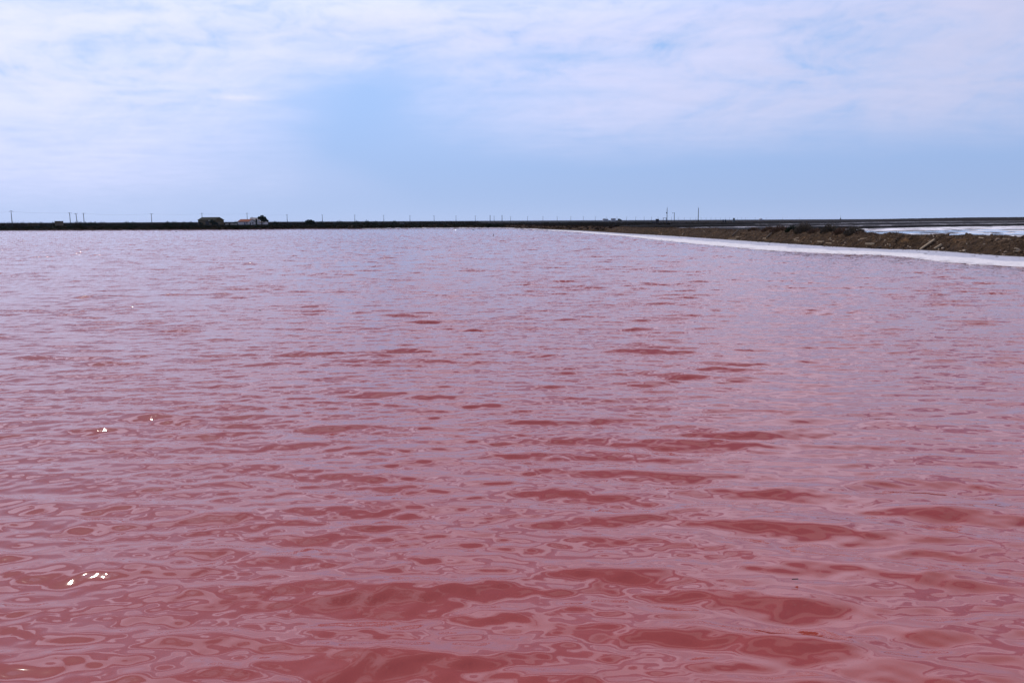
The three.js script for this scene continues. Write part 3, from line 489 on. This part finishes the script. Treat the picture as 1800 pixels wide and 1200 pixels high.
{ // house
  const D = 610, p = column(432.5, D, PLAIN - 0.2), b = thing('house', 'white farmhouse with an orange red tiled roof', 'house', p, -0.45);
  const l = 10.6, d = 6.6, e = 2.7, rg = 4.3, white = std(0.44, 0.41, 0.40, 0.9);
  mesh('wall', bodyGeo(l, d, e, rg), white, b); mesh('roof', roofGeo(l, d, e, rg, 0.25, 0.14), std(0.33, 0.12, 0.075, 0.9, { map: rep(roofStripe, 0.3) }), b);
  const blue = std(0.05, 0.07, 0.14), dark = std(0.05, 0.05, 0.055);
  mesh('door', box(1.1, 2.1, 0.1, 1.6, 1.05, d / 2 + 0.03), blue, b);
  const w1 = mesh('window', box(1.0, 1.1, 0.1, 3.6, 1.6, d / 2 + 0.03), dark, b); mesh('sill', box(1.2, 0.08, 0.2, 3.6, 1.0, d / 2 + 0.08), white, w1);
  mesh('door', box(0.1, 2.0, 1.0, l / 2 + 0.03, 1.0, 1.6), dark, b); const w2 = mesh('window', box(0.1, 1.0, 0.9, l / 2 + 0.03, 1.6, -0.9), dark, b); mesh('sill', box(0.2, 0.08, 1.1, l / 2 + 0.08, 1.05, -0.9), white, w2);
  const p2 = column(448, 640, PLAIN), c = thing('house', 'taller white house with a pale grey roof mostly hidden by the pine tree', 'house', p2, 0.25);
  mesh('wall', bodyGeo(7, 6, 3.8, 5.4), white, c); mesh('roof', roofGeo(7, 6, 3.8, 5.4, 0.25, 0.14), std(0.42, 0.40, 0.40, 0.8, { map: rep(roofStripe, 0.3) }), c); mesh('chimney', box(0.6, 1.0, 0.6, -2.2, 5.6, 0), white, c);
  const p3 = column(462, 622, PLAIN), a = thing('outbuilding', 'low white annexe with a gable under the pine tree', 'outbuilding', p3, -0.3);
  mesh('wall', bodyGeo(5.4, 4.4, 1.9, 2.7), white, a); mesh('roof', roofGeo(5.4, 4.4, 1.9, 2.7, 0.2, 0.12), std(0.10, 0.085, 0.075, 0.9), a); mesh('window', box(0.9, 0.8, 0.1, 0.9, 1.2, 2.23), dark, a);
}
{ // concrete hut
  const p = column(102.6, 560, PLAIN - 0.2), b = thing('hut', 'small flat roofed concrete hut left of the three close poles', 'hut', p, -0.1);
  const g = new THREE.BoxGeometry(4.1, 3.4, 3.2); g.translate(0, 1.7, 0); mesh('wall', g, std(0.34, 0.27, 0.21, 0.9, { map: rep(soilMap, 0.3) }), b); mesh('roof', box(4.5, 0.2, 3.6, 0, 3.5, 0), std(0.22, 0.18, 0.15), b); mesh('door', box(0.9, 1.9, 0.1, 0.9, 0.95, 1.63), std(0.10, 0.08, 0.065), b);
}
{ // pale low walls and rubble between barn and house
  for (const [px, w, label] of [[398, 2.0, 'short pale slab lying right of the barn'], [410, 4.6, 'longer pale slab lying left of the red roofed house']]) { const o = mesh('concrete_slab', new RoundedBoxGeometry(w, 0.34, 1.2, 2, 0.06), std(0.62, 0.58, 0.52)); o.position.copy(column(px, 590, 1.05)); o.rotation.y = 0.1; tag(o, label, 'slab'); }
}
{ // distant tanks and huts
  const grey = std(0.30, 0.30, 0.32, 0.7);
  const a = thing('warehouse', 'distant grey warehouse with a sloping roof, left of the square tank', 'warehouse', column(1063.7, 2000, PLAIN), 0.1);
  { const s = new THREE.Shape(); s.moveTo(-6, 0); s.lineTo(6.4, 0); s.lineTo(6.4, 4.4); s.lineTo(-4.2, 6.2); s.lineTo(-6, 5.6); s.closePath(); const g = new THREE.ExtrudeGeometry(s, { depth: 8, bevelEnabled: true, bevelSize: 0.1, bevelThickness: 0.1, bevelSegments: 1 }); mesh('wall', g, grey, a); mesh('vent_pipe', new THREE.CylinderGeometry(0.25, 0.3, 3, 8).translate(5.2, 6.0, 3), M.poleGrey, a); }
  const t = thing('storage_tank', 'distant grey square tank right of the sloping warehouse', 'tank', column(1078.2, 2000, PLAIN)); mesh('tank_wall', new THREE.CylinderGeometry(6, 6, 6.0, 28).translate(0, 3.0, 0), grey, t); mesh('roof', new THREE.CylinderGeometry(5.2, 6.15, 0.7, 28).translate(0, 6.35, 0), std(0.24, 0.24, 0.26), t);
  const d = thing('domed_shed', 'hazy grey domed shed far off on the right horizon', 'shed', column(1337.5, 2300, PLAIN)); { const g = new THREE.SphereGeometry(5.4, 20, 10, 0, 2 * Math.PI, 0, Math.PI / 2); g.scale(1, 0.75, 1); g.translate(0, 1.6, 0); mesh('roof', g, grey, d); mesh('wall', new THREE.CylinderGeometry(5.4, 5.4, 1.6, 20).translate(0, 0.8, 0), grey, d); }
  const k = thing('kiosk', 'narrow grey green kiosk on the skyline of the right plain', 'kiosk', column(1290.4, 690, PLAIN)); mesh('wall', new RoundedBoxGeometry(1.25, 3.5, 1.25, 2, 0.05).translate(0, 1.75, 0), std(0.075, 0.09, 0.09), k); mesh('roof', box(1.55, 0.16, 1.55, 0, 3.58, 0), M.metalDark, k);
  for (const [px, label] of [[1271.6, 'left one of two small dark cabinets on the right skyline'], [1275.6, 'right one of two small dark cabinets on the right skyline']]) { const c = thing('cabinet', label, 'cabinet', column(px, 690, PLAIN), 0, 'pair of dark cabinets'); mesh('cabinet_body', new RoundedBoxGeometry(0.85, 2.3, 0.8, 2, 0.08).translate(0, 1.15, 0), std(0.03, 0.034, 0.034), c); mesh('lid', box(1.0, 0.14, 0.95, 0, 2.36, 0), std(0.05, 0.05, 0.05), c); }
  const m = thing('marker', 'dark pyramidal marker with a thin mast on the right rise', 'marker', column(1478, 770, heightAt(1478, 386, 770))); mesh('pyramid', new THREE.ConeGeometry(0.9, 2.2, 4).translate(0, 1.1, 0), M.metalDark, m); mesh('mast', new THREE.CylinderGeometry(0.06, 0.09, 3, 6).translate(0, 2.6, 0), M.metalDark, m);
}
{ // pump station: hut, frame, masts
  const D = 520, y0 = PLAIN;
  const h = thing('pump_house', 'small black pump house left of the tall mast', 'hut', column(1155.6, D, y0)); mesh('wall', new THREE.BoxGeometry(1.75, 2.8, 1.8).translate(0, 1.4, 0), std(0.03, 0.03, 0.034), h); mesh('roof', box(2.0, 0.15, 2.1, 0, 2.88, 0), M.metalDark, h); mesh('door', box(0.8, 1.8, 0.06, 0.2, 0.9, 0.93), std(0.06, 0.05, 0.05), h);
  const w = mesh('low_wall', new RoundedBoxGeometry(2.8, 1.25, 1.2, 2, 0.06), std(0.03, 0.03, 0.034)); w.position.copy(column(1149.3, D, y0 + 0.6)); tag(w, 'low dark wall joined to the left of the pump house', 'wall');
  const f = thing('gantry', 'square open gantry frame between the pump house and the tall mast', 'gantry', column(1168.6, D, y0)); for (const x of [-0.9, 0.95]) mesh('post', new THREE.CylinderGeometry(0.12, 0.14, 3.6, 8).translate(x, 1.8, 0), M.metalDark, f); mesh('beam', box(2.3, 0.22, 0.22, 0.05, 3.55, 0), M.metalDark, f); mesh('brace', box(0.08, 0.08, 1.2, 0.95, 3.2, 0.4), M.metalDark, f);
  const top = heightAt(1173, 363, D) - y0, m = thing('lattice_mast', 'tall lattice mast with a dark box halfway up', 'mast', column(1172.5, D, y0)); const gs = []; const leg = (a, t) => [Math.cos(a) * lerp(0.34, 0.10, t), Math.sin(a) * lerp(0.34, 0.10, t)];
  for (let k = 0; k < 3; k++) { const a = k * 2.094, [x0, z0] = leg(a, 0), [x1, z1] = leg(a, 1), v = V(x1 - x0, top * 0.92, z1 - z0), L = v.length(), g = new THREE.CylinderGeometry(0.065, 0.065, L, 6); g.translate(0, L / 2, 0); g.applyQuaternion(new THREE.Quaternion().setFromUnitVectors(V(0, 1, 0), v.normalize())); g.translate(x0, 0, z0); mesh('leg', g, M.metalDark, m); }
  for (let i = 0; i < 22; i++) for (let k = 0; k < 3; k++) { const t = i / 22, [x0, z0] = leg(k * 2.094, t), [x1, z1] = leg((k + 1) * 2.094, t + 0.04), v = V(x1 - x0, top * 0.92 * 0.04, z1 - z0), L = v.length(), g = new THREE.CylinderGeometry(0.035, 0.035, L, 5); g.translate(0, L / 2, 0); g.applyQuaternion(new THREE.Quaternion().setFromUnitVectors(V(0, 1, 0), v.normalize())); g.translate(x0, t * top * 0.92, z0); gs.push(g); }
  mesh('lattice', mergeGeometries(gs), M.metalDark, m); mesh('antenna', new THREE.CylinderGeometry(0.05, 0.08, top * 0.1, 6).translate(0, top * 0.95, 0), M.metalDark, m); mesh('control_box', new RoundedBoxGeometry(0.62, 0.8, 0.6, 2, 0.05).translate(-0.28, heightAt(1172, 374, D) - y0, 0.2), M.metalDark, m);
  const lt = heightAt(1185, 373, D) - y0, l = thing('lamp_post', 'dark lamp post with a lamp head on an arm to its left', 'lamp post', column(1185.4, D, y0)); mesh('pole', new THREE.CylinderGeometry(0.14, 0.22, lt, 10).translate(0, lt / 2, 0), M.pole, l); mesh('arm', box(0.95, 0.06, 0.06, -0.5, lt - 0.25, 0), M.poleGrey, l); mesh('lamp_head', new RoundedBoxGeometry(0.6, 0.42, 0.4, 2, 0.1).translate(-0.95, lt - 0.4, 0), M.poleGrey, l);
  const pt = heightAt(1227, 365.3, D) - y0, t = thing('radio_post', 'tallest plain dark post right of the lamp post, with a thin aerial', 'post', column(1227.6, D, y0)); mesh('pole', new THREE.CylinderGeometry(0.17, 0.24, pt, 10).translate(0, pt / 2, 0), M.pole, t); mesh('aerial', new THREE.CylinderGeometry(0.03, 0.03, 1.5, 6).translate(-0.3, pt + 0.5, 0), M.poleGrey, t); mesh('bracket', box(0.4, 0.06, 0.06, -0.15, pt - 0.2, 0), M.poleGrey, t);
  for (const [px, label] of [[1148.5, 'left pale lump below the pump house wall'], [1152.5, 'right pale lump below the pump house wall']]) { const g = new THREE.IcosahedronGeometry(0.5, 2); const q = g.attributes.position; for (let i = 0; i < q.count; i++) { const s = 1 + 0.25 * noise(q.getX(i) * 3 + px, q.getZ(i) * 3); q.setXYZ(i, q.getX(i) * s * 1.4, q.getY(i) * s * 0.5, q.getZ(i) * s); } g.computeVertexNormals(); const o = mesh('stone', g, std(0.22, 0.20, 0.19)); o.scale.setScalar(0.6); o.position.copy(column(px, D - 4, y0 + 0.12)); tag(o, label, 'stone'); }
}

// ------------------------------------------------------------------ power line
function makePole(h, label, group) {                    // a concrete pole with a bowed cross-arm
  const o = thing('utility_pole', label, 'utility pole', V(0, 0, 0), 0, group);
  const post = new THREE.CylinderGeometry(0.15, 0.30, h, 8); post.translate(0, h / 2, 0); mesh('post', post, M.pole, o);
  const arm = new THREE.TubeGeometry(new THREE.QuadraticBezierCurve3(V(-1.25, h - 0.35, 0), V(0, h + 0.75, 0), V(1.25, h - 0.35, 0)), 10, 0.06, 5); mesh('crossarm', arm, M.poleGrey, o);
  for (const x of [-1.2, 0, 1.2]) mesh('insulator', new THREE.CylinderGeometry(0.07, 0.09, 0.32, 6).translate(x, h + (x ? -0.42 : 0.28), 0), M.poleGrey, o);
  return o;
}
function makeFlatPole(h, label) {
  const o = thing('utility_pole', label, 'utility pole', V(0, 0, 0));
  mesh('post', new THREE.CylinderGeometry(0.16, 0.28, h, 8).translate(0, h / 2, 0), M.pole, o);
  mesh('crossarm', box(2.3, 0.12, 0.14, 0.1, h - 0.45, 0), M.poleGrey, o); mesh('stay', box(1.0, 0.1, 0.12, 0.1, h - 1.5, 0), M.poleGrey, o);
  for (const x of [-0.9, 0.1, 1.1]) mesh('insulator', new THREE.CylinderGeometry(0.07, 0.09, 0.3, 6).translate(x, h - 0.24, 0), M.poleGrey, o);
  return o;
}
const lineDist = (k) => 42 * (k + 15.7);
const first = [
  [20, 560, 370.8, 'leftmost utility pole, with a bowed arm, on the left skyline'], [122.6, 570, 373.3, 'first of the three close poles right of the concrete hut'], [134.7, 585, 374.3, 'middle pole of the three close poles, leaning over a bare bush'], [146.8, 595, 374, 'third of the three close poles, with an arm on its right side only'],
  [266, 660, 375, 'single utility pole midway between the three close poles and the barn'], [355, 701, 374.8, 'utility pole that rises behind the barn roof'], [434.3, 743, 374.6, 'utility pole that rises behind the red roof of the house'], [504.5, 785, 376.9, 'first utility pole right of the dark pine tree'], [566.5, 827, 377.4, 'first utility pole right of the round tree clump'], [623.5, 869, 377.8, 'second utility pole right of the round tree clump'],
  [674.5, 911, 378.3, 'third utility pole right of the round tree clump, left of the pale bush'], [720.5, 953, 378.7, 'utility pole just right of the pale bush'], [763, 995, 379, 'second utility pole right of the pale bush'], [801.5, 1037, 379.3, 'third utility pole right of the pale bush'], [835.5, 1079, 379.3, 'fourth utility pole right of the pale bush'], [868.5, 1121, 380, 'lower pole between the two thick poles in the centre'],
];
let archPole = null; const poleTops = [];
first.forEach(([px, D, py, label], i) => {
  const top = heightAt(px, py, D) - PLAIN; let o;
  if (i >= 1 && i <= 4) o = makeFlatPole(top, label);
  else if (!archPole) { o = archPole = makePole(8, label); o.scale.y = top / 8; }
  else { o = archPole.clone(); o.name = numbered('utility_pole'); o.userData = { label, category: 'utility pole' }; o.scale.y = top / 8; scene.add(o); }
  o.position.copy(column(px, D, PLAIN)); o.rotation.y = i > 4 ? -0.5 : 0; if (i === 2) o.rotation.z = 0.05; o.userData.group = 'utility poles of the left skyline'; poleTops.push(column(px, D, PLAIN + top - 0.3));
});
for (const [px, label] of [[861.5, 'left thick pole of the pair in the centre of the skyline'], [882.5, 'right thick pole of the pair in the centre of the skyline']]) { const D = 800, top = heightAt(px, 378, D) - PLAIN, o = thing('thick_pole', label, 'pole', column(px, D, PLAIN), 0, 'pair of thick poles'); mesh('post', new THREE.CylinderGeometry(0.22, 0.30, top, 8).translate(0, top / 2, 0), M.pole, o); mesh('cap', new THREE.CylinderGeometry(0.3, 0.3, 0.5, 8).translate(0, top - 0.9, 0), M.metalDark, o); }
const rest = [897.5, 927.5, 954.5, 979.5, 1003.5, 1025.5, 1046.5, 1065.7, 1084.5, 1101.5, 1117.5, 1132.5, 1145.5, 1157, 1180.5, 1192.5, 1203, 1213.5, 1223.5, 1232.5, 1241.5, 1250, 1258.5, 1267, 1275, 1282.5, 1297, 1304, 1310.5, 1328, 1347, 1376, 1406];
rest.forEach((px, i) => {
  const D = 23334 / (1752 - px) * 42 + (px > 1160 ? 300 : 0) + Math.max(0, px - 1250) * 6, o = archPole.clone(); o.name = numbered('utility_pole');
  const top = heightAt(px, (px < 1060 ? 380.4 : px < 1200 ? 381.2 : 381.9), D) - PLAIN; o.scale.set(1, top / 8, 1); o.position.copy(column(px, D, PLAIN)); o.rotation.y = -0.5;
  o.userData = px < 1060 ? { label: 'distant utility pole of the receding row left of the grey warehouse', category: 'utility pole', group: 'receding utility poles left of the grey warehouse' } : px < 1160 ? { label: 'faint utility pole of the row between the grey warehouse and the tall mast', category: 'utility pole', group: 'faint poles left of the tall mast' } : { label: 'very faint tiny utility pole of the far row right of the tall mast', category: 'utility pole', group: 'tiny far poles right of the tall mast' };
  scene.add(o);
});
const spans = [[-40, 0, 'thin power cable that leaves the picture at the left edge'], [0, 1, 'thin power cable sagging from the leftmost pole to the three close poles'], [1, 2, 'short power cable from first to middle of the three close poles'], [3, 4, 'thin power cable sagging from the third close pole to the single pole'], [4, 5, 'thin power cable from the single pole to the pole behind the barn'], [5, 6, 'thin power cable from the barn pole to the house pole'], [6, 7, 'thin power cable from the house pole past the pine tree']];
for (const [a, b, label] of spans) { const A = a < 0 ? column(-110, 560, PLAIN + 8) : poleTops[a], B = poleTops[b], mid = A.clone().lerp(B, 0.5); mid.y -= A.distanceTo(B) * 0.03; const o = mesh('power_cable', new THREE.TubeGeometry(new THREE.QuadraticBezierCurve3(A, mid, B), 16, 0.022, 4), M.cable); tag(o, label, 'cable', 'power cables between the left poles'); }

// ------------------------------------------------------------------ timber and stones on the right bank
bank.updateMatrixWorld(true);
const caster = new THREE.Raycaster();
// only the triangles of the near part of the bank are searched
const nearBank = (() => { const i0 = colIndex(1150), n = cols.length - i0, m = TS.length, I = []; for (let i = i0; i < cols.length - 1; i++) for (let j = 0; j < m - 1; j++) { const a = i * m + j, b = a + m; I.push(a, a + 1, b + 1, a, b + 1, b); } const g = new THREE.BufferGeometry(); g.setAttribute('position', bankGeo.attributes.position); g.setIndex(I); return new THREE.Mesh(g, new THREE.MeshBasicMaterial({ side: THREE.DoubleSide })); })();
function onBank(px, py) { const d = ray(px, py).normalize(); caster.set(camera.position, d); const h = caster.intersectObject(nearBank, false); const g = ground(px, py, FOOT); if (h.length && h[0].distance < 260) return h[0].point; return g; }
function plankGeo(len, w, th, seed) { // a sawn board with broken ends
  const r = rng(seed), n = 8, g = new THREE.BoxGeometry(len, th, w, n, 1, 3), p = g.attributes.position; for (let i = 0; i < p.count; i++) { const x = p.getX(i), z = p.getZ(i); const e = Math.abs(x) > len * 0.49 ? (noise(z * 9 + seed, x) * 0.5) * w : 0; p.setXYZ(i, x + e, p.getY(i) + 0.02 * noise(x * 1.3 + seed, 4.2), z + 0.04 * w * noise(x * 2 + seed, 9)); } g.computeVertexNormals(); return toCreasedNormals(g, 0.6);
}
let ps = 100;
function plank(x0, y0, x1, y1, w, th, mat, label, lift = 0.03, end = 0) {
  const a = onBank(x0, y0), b = onBank(x1, y1); a.y += lift; b.y += lift + end;
  if (a.distanceTo(b) > 3.2) b.sub(a).setLength(2.4).add(a);
  const d = b.clone().sub(a), L = d.length(), o = mesh('plank', plankGeo(L, w * 0.62, th, ps++), mat); o.position.copy(a).addScaledVector(d, 0.5); o.quaternion.setFromUnitVectors(V(1, 0, 0), d.normalize()); return tag(o, label, 'plank', 'boards strewn on the right bank');
}
plank(1618, 439.5, 1643, 425.5, 0.34, 0.10, M.timberPale, 'large pale plank leaning up the bank slope, the longest one', 0.06, 0.18);
plank(1643, 438.5, 1656, 433, 0.40, 0.14, M.timberPale, 'shorter tan board right of the large leaning plank', 0.06, 0.12);
plank(1522, 428.6, 1538.5, 428.8, 0.22, 0.20, M.timberPale, 'thick pale beam lying level on the bank below the end of the shrubs');
plank(1535, 439.3, 1550, 434.8, 0.30, 0.10, M.timberDark, 'dark board lying at the bank foot on the salt edge', 0.06);
plank(1513, 420.3, 1524.5, 418.9, 0.16, 0.10, M.timberPale, 'thin pale slat high on the bank above the thick beam');
plank(1438, 424.6, 1449, 425.2, 0.20, 0.14, M.timberPale, 'pale tan board near the bank foot below the grey shrubs');
plank(1397, 422.5, 1406, 424, 0.16, 0.10, M.timberPale, 'pale stick near the foot of the bank below the tallest shrub');
plank(1380, 424.5, 1397, 421, 0.24, 0.10, M.timberDark, 'long dark board near the bank foot below the tallest shrub', 0.05);
plank(1287, 414.6, 1300, 406.2, 0.30, 0.10, M.timberDark, 'dark plank leaning steeply on the bank left of the shrubs', 0.06, 0.2);
plank(1294, 416.2, 1304, 416.6, 0.16, 0.10, M.timberPale, 'short pale lath below the steep dark plank');
plank(1281, 420.2, 1304, 418.6, 0.16, 0.08, M.timberPale, 'long pale lath at the bank foot below the steep dark plank');
plank(1348, 418, 1358, 411, 0.28, 0.10, M.timberDark, 'dark leaning board under the widest reddish shrub', 0.06, 0.15);
plank(1342, 419.3, 1347.5, 419.6, 0.22, 0.12, M.timberPale, 'small pale block of wood left of the dark leaning board');
plank(1350.5, 425, 1355.5, 424.6, 0.24, 0.10, M.timberDark, 'small dark board at the bank foot, left of a flat dark one');
plank(1358.5, 426, 1366, 426.3, 0.24, 0.07, M.timberDark, 'flat dark board half sunk at the edge of the salt');
plank(1453, 427.4, 1463, 428, 0.20, 0.08, M.timberPale, 'flat pale board at the bank foot right of the tan board');
plank(1464, 424.4, 1474.5, 424.8, 0.16, 0.09, M.timberPale, 'pale board beside the brown stones low on the bank');
plank(1478, 428.3, 1488, 423, 0.2, 0.08, M.timberDark, 'dark board leaning beside the brown stones');
plank(1783, 442.3, 1794, 442.1, 0.24, 0.08, M.timberPale, 'flat pale board low on the bank at the right edge');
plank(1764, 420.2, 1778, 421.6, 0.14, 0.08, M.timberPale, 'thin pale slat near the crest at the right edge');
plank(1612, 442.4, 1624, 443, 0.10, 0.06, M.timberDark, 'thin dark stick lying on the salt left of the large plank', 0.05);
function stone(px, py, s, mat, label, group, seed) {
  const g = new THREE.IcosahedronGeometry(s, 2), q = g.attributes.position; for (let i = 0; i < q.count; i++) { const x = q.getX(i), y = q.getY(i), z = q.getZ(i), k = 1 + 0.5 * noise(x / s * 1.2 + seed * 3.1, (y + z) / s * 1.2 + seed); q.setXYZ(i, x * k * 1.35, y * k * 0.75, z * k); }
  const gg = toCreasedNormals(mergeVertices(g.deleteAttribute('normal').deleteAttribute('uv')), 0.5), o = mesh('stone', gg, mat); o.position.copy(onBank(px, py)); o.rotation.y = seed; return tag(o, label, 'stone', group);
}
[[1658, 436.5, 0.20, 0, 'tan block of stone touching the right end of the tan board'], [1511, 421.8, 0.16, 0, 'pale stone at the left end of the thin pale slat'], [1525.3, 421.8, 0.13, 0, 'pale stone at the right end of the thin pale slat'], [1487, 427, 0.20, 1, 'brown stone at the bank foot beside a dark leaning board'], [1495.5, 440.5, 0.0, 1, ''], [1556.5, 422.5, 0.13, 0, 'small tan stone on the slope right of the thick beam'], [1597, 433, 0.14, 0, 'left of two small tan stones left of the large plank'], [1601, 434.5, 0.14, 0, 'right of two small tan stones left of the large plank'],
  [1696, 440.5, 0.20, 0, 'pale stone low on the bank right of the tan block'], [1731, 429.7, 0.13, 0, 'small pale stone midway up the bank near the right edge'], [1757.5, 441, 0.20, 1, 'dark brown stone low on the bank near the right edge'], [1769, 443, 0.16, 1, 'brown stone left of the flat pale board at the right edge'], [1755, 421, 0.28, 1, 'big dark clod under the crest near the right edge'], [1460, 419, 0.16, 0, 'pale stone on the slope under the second tallest grey shrub'], [1471, 405.5, 0.18, 0, 'pinkish pale stone on the crest among the shrubs'], [1354, 407.6, 0.16, 0, 'pale stone just below the reddish shrub on the crest'], [1765, 448, 0.20, 1, 'brown stone at the salt edge near the right edge'], [1605, 439.6, 0.12, 1, 'dark pebble on the salt left of the large plank'], [1677, 451, 0.10, 1, 'dark pebble alone on the salt right of the large plank']]
  .forEach(([x, y, s, k, label], i) => { if (s) stone(x, y, s * 0.62, k ? M.stoneBrown : M.stonePale, label, 'stones on the right bank and its salt', i + 1); });
{ // clods: nobody could count them
  const gs = []; const r = rng(404);
  for (let i = 0; i < 3; i++) { const g = new THREE.IcosahedronGeometry(1, 1), q = g.attributes.position; for (let k = 0; k < q.count; k++) { const x = q.getX(k), y = q.getY(k), z = q.getZ(k), s = 1 + 0.6 * noise(x * 1.3 + i * 7, y * 1.3 + z); q.setXYZ(k, x * s * 1.3, y * s * 0.7, z * s); } g.computeVertexNormals(); gs.push(g); }
  const mats = [[std(0.085, 0.054, 0.032, 0.95), 'clods_of_earth', 'brown clods of earth strewn over the right bank', 2600], [std(0.25, 0.19, 0.13, 0.95), 'pale_rubble', 'pale splinters and rubble strewn over the right bank', 170]];
  mats.forEach(([mat, name, label, n], k) => { const im = new THREE.InstancedMesh(gs[k], mat, n), m = new THREE.Matrix4(), i0 = colIndex(950), i1 = colIndex(1990); for (let a = 0; a < n; a++) { const i = Math.floor(lerp(i0, i1, r())), t = k ? 0.1 + r() * 2.2 : 0.05 + Math.pow(r(), 0.8) * 3.2, p = bankPoint(i, t), s = (k ? 0.035 : 0.05) + 0.11 * Math.pow(r(), 3); m.compose(p, new THREE.Quaternion().setFromEuler(new THREE.Euler(r(), r() * 6, r())), V(s * (k ? 1.8 : 1), s * (k ? 0.6 : 1), s * (k ? 0.6 : 1))); im.setMatrixAt(a, m); } im.name = name; im.userData.kind = 'stuff'; im.castShadow = im.receiveShadow = true; scene.add(im); tag(im, label, 'rubble'); });
  // specks of dirt on the salt
  const n = 160, im = new THREE.InstancedMesh(gs[2], M.timberDark, n), m = new THREE.Matrix4(), i0 = colIndex(940), i1 = colIndex(1990); for (let a = 0; a < n; a++) { const i = Math.floor(lerp(i0, i1, r())), u = 0.45 + 0.6 * Math.sqrt(r()), p = shoreLine[i].clone().lerp(footLine[i], u); p.y = FOOT * u + 0.03; const s = 0.02 + 0.06 * r() ** 3; m.compose(p, new THREE.Quaternion().setFromAxisAngle(V(0, 1, 0), r() * 6), V(s * 2, s * 0.7, s)); im.setMatrixAt(a, m); } im.name = 'dirt_specks'; im.userData.kind = 'stuff'; scene.add(im); tag(im, 'dark specks of dirt scattered on the salt beach', 'debris');
  // lumps of salt on the shore at the far corner
  const n2 = 620, im2 = new THREE.InstancedMesh(gs[0], std(0.52, 0.47, 0.46, 0.8), n2), j0 = colIndex(640), j1 = colIndex(960), j2 = colIndex(1990); for (let a = 0; a < n2; a++) { const far = a < 260, i = Math.floor(far ? lerp(j0, j1, r()) : lerp(j1, j2, r())), p = shoreLine[i].clone().lerp(footLine[i], far ? r() * 1.1 - 0.1 : -0.06 + 0.30 * r() * r()); p.y = far ? 0.05 : 0.02; const s = (far ? 0.12 : 0.05) + (far ? 0.3 : 0.2) * r() ** 2; m.compose(p, new THREE.Quaternion().setFromAxisAngle(V(0, 1, 0), r() * 6), V(s * 2.4, s * (far ? 0.8 : 0.35), s)); im2.setMatrixAt(a, m); } im2.name = 'salt_lumps'; im2.userData.kind = 'stuff'; scene.add(im2); tag(im2, 'lumps and plates of white salt along the edge of the pink water', 'salt');
}
// ------------------------------------------------------------------ things in the water
{
  const p = ground(867.6, 414.8, 0), o = thing('wooden_stake', 'short brown wooden stake standing out of the pink water', 'stake', p); mesh('stake', new THREE.CylinderGeometry(0.04, 0.055, 0.6, 8).translate(0, 0.1, 0), std(0.14, 0.06, 0.035), o); mesh('splinter', new THREE.ConeGeometry(0.04, 0.14, 6).translate(0.01, 0.46, 0), std(0.14, 0.06, 0.035), o); o.rotation.z = 0.08;
  const drift = (px, py, len, th, label) => { const q = ground(px, py, 0.03), g = new THREE.CapsuleGeometry(th, len, 4, 8); g.rotateZ(Math.PI / 2); const a = g.attributes.position; for (let i = 0; i < a.count; i++) a.setY(i, a.getY(i) + 0.35 * th * noise(a.getX(i) * 5 / len, 3)); g.computeVertexNormals(); const m = mesh('driftwood', g, M.timberDark); m.position.copy(q); m.rotation.y = 0.1; tag(m, label, 'driftwood'); };
  drift(832, 404.3, 0.55, 0.09, 'dark bit of driftwood afloat near the far corner'); drift(309, 407.3, 0.22, 0.10, 'small dark bit of driftwood afloat below the barn'); drift(457, 545.5, 0.04, 0.012, 'tiny dark twig afloat in the middle left of the lake');
  drift(1398, 1017.5, 0.045, 0.004, 'thin dark twig afloat in the right foreground');
}
renderer.render(scene, camera);
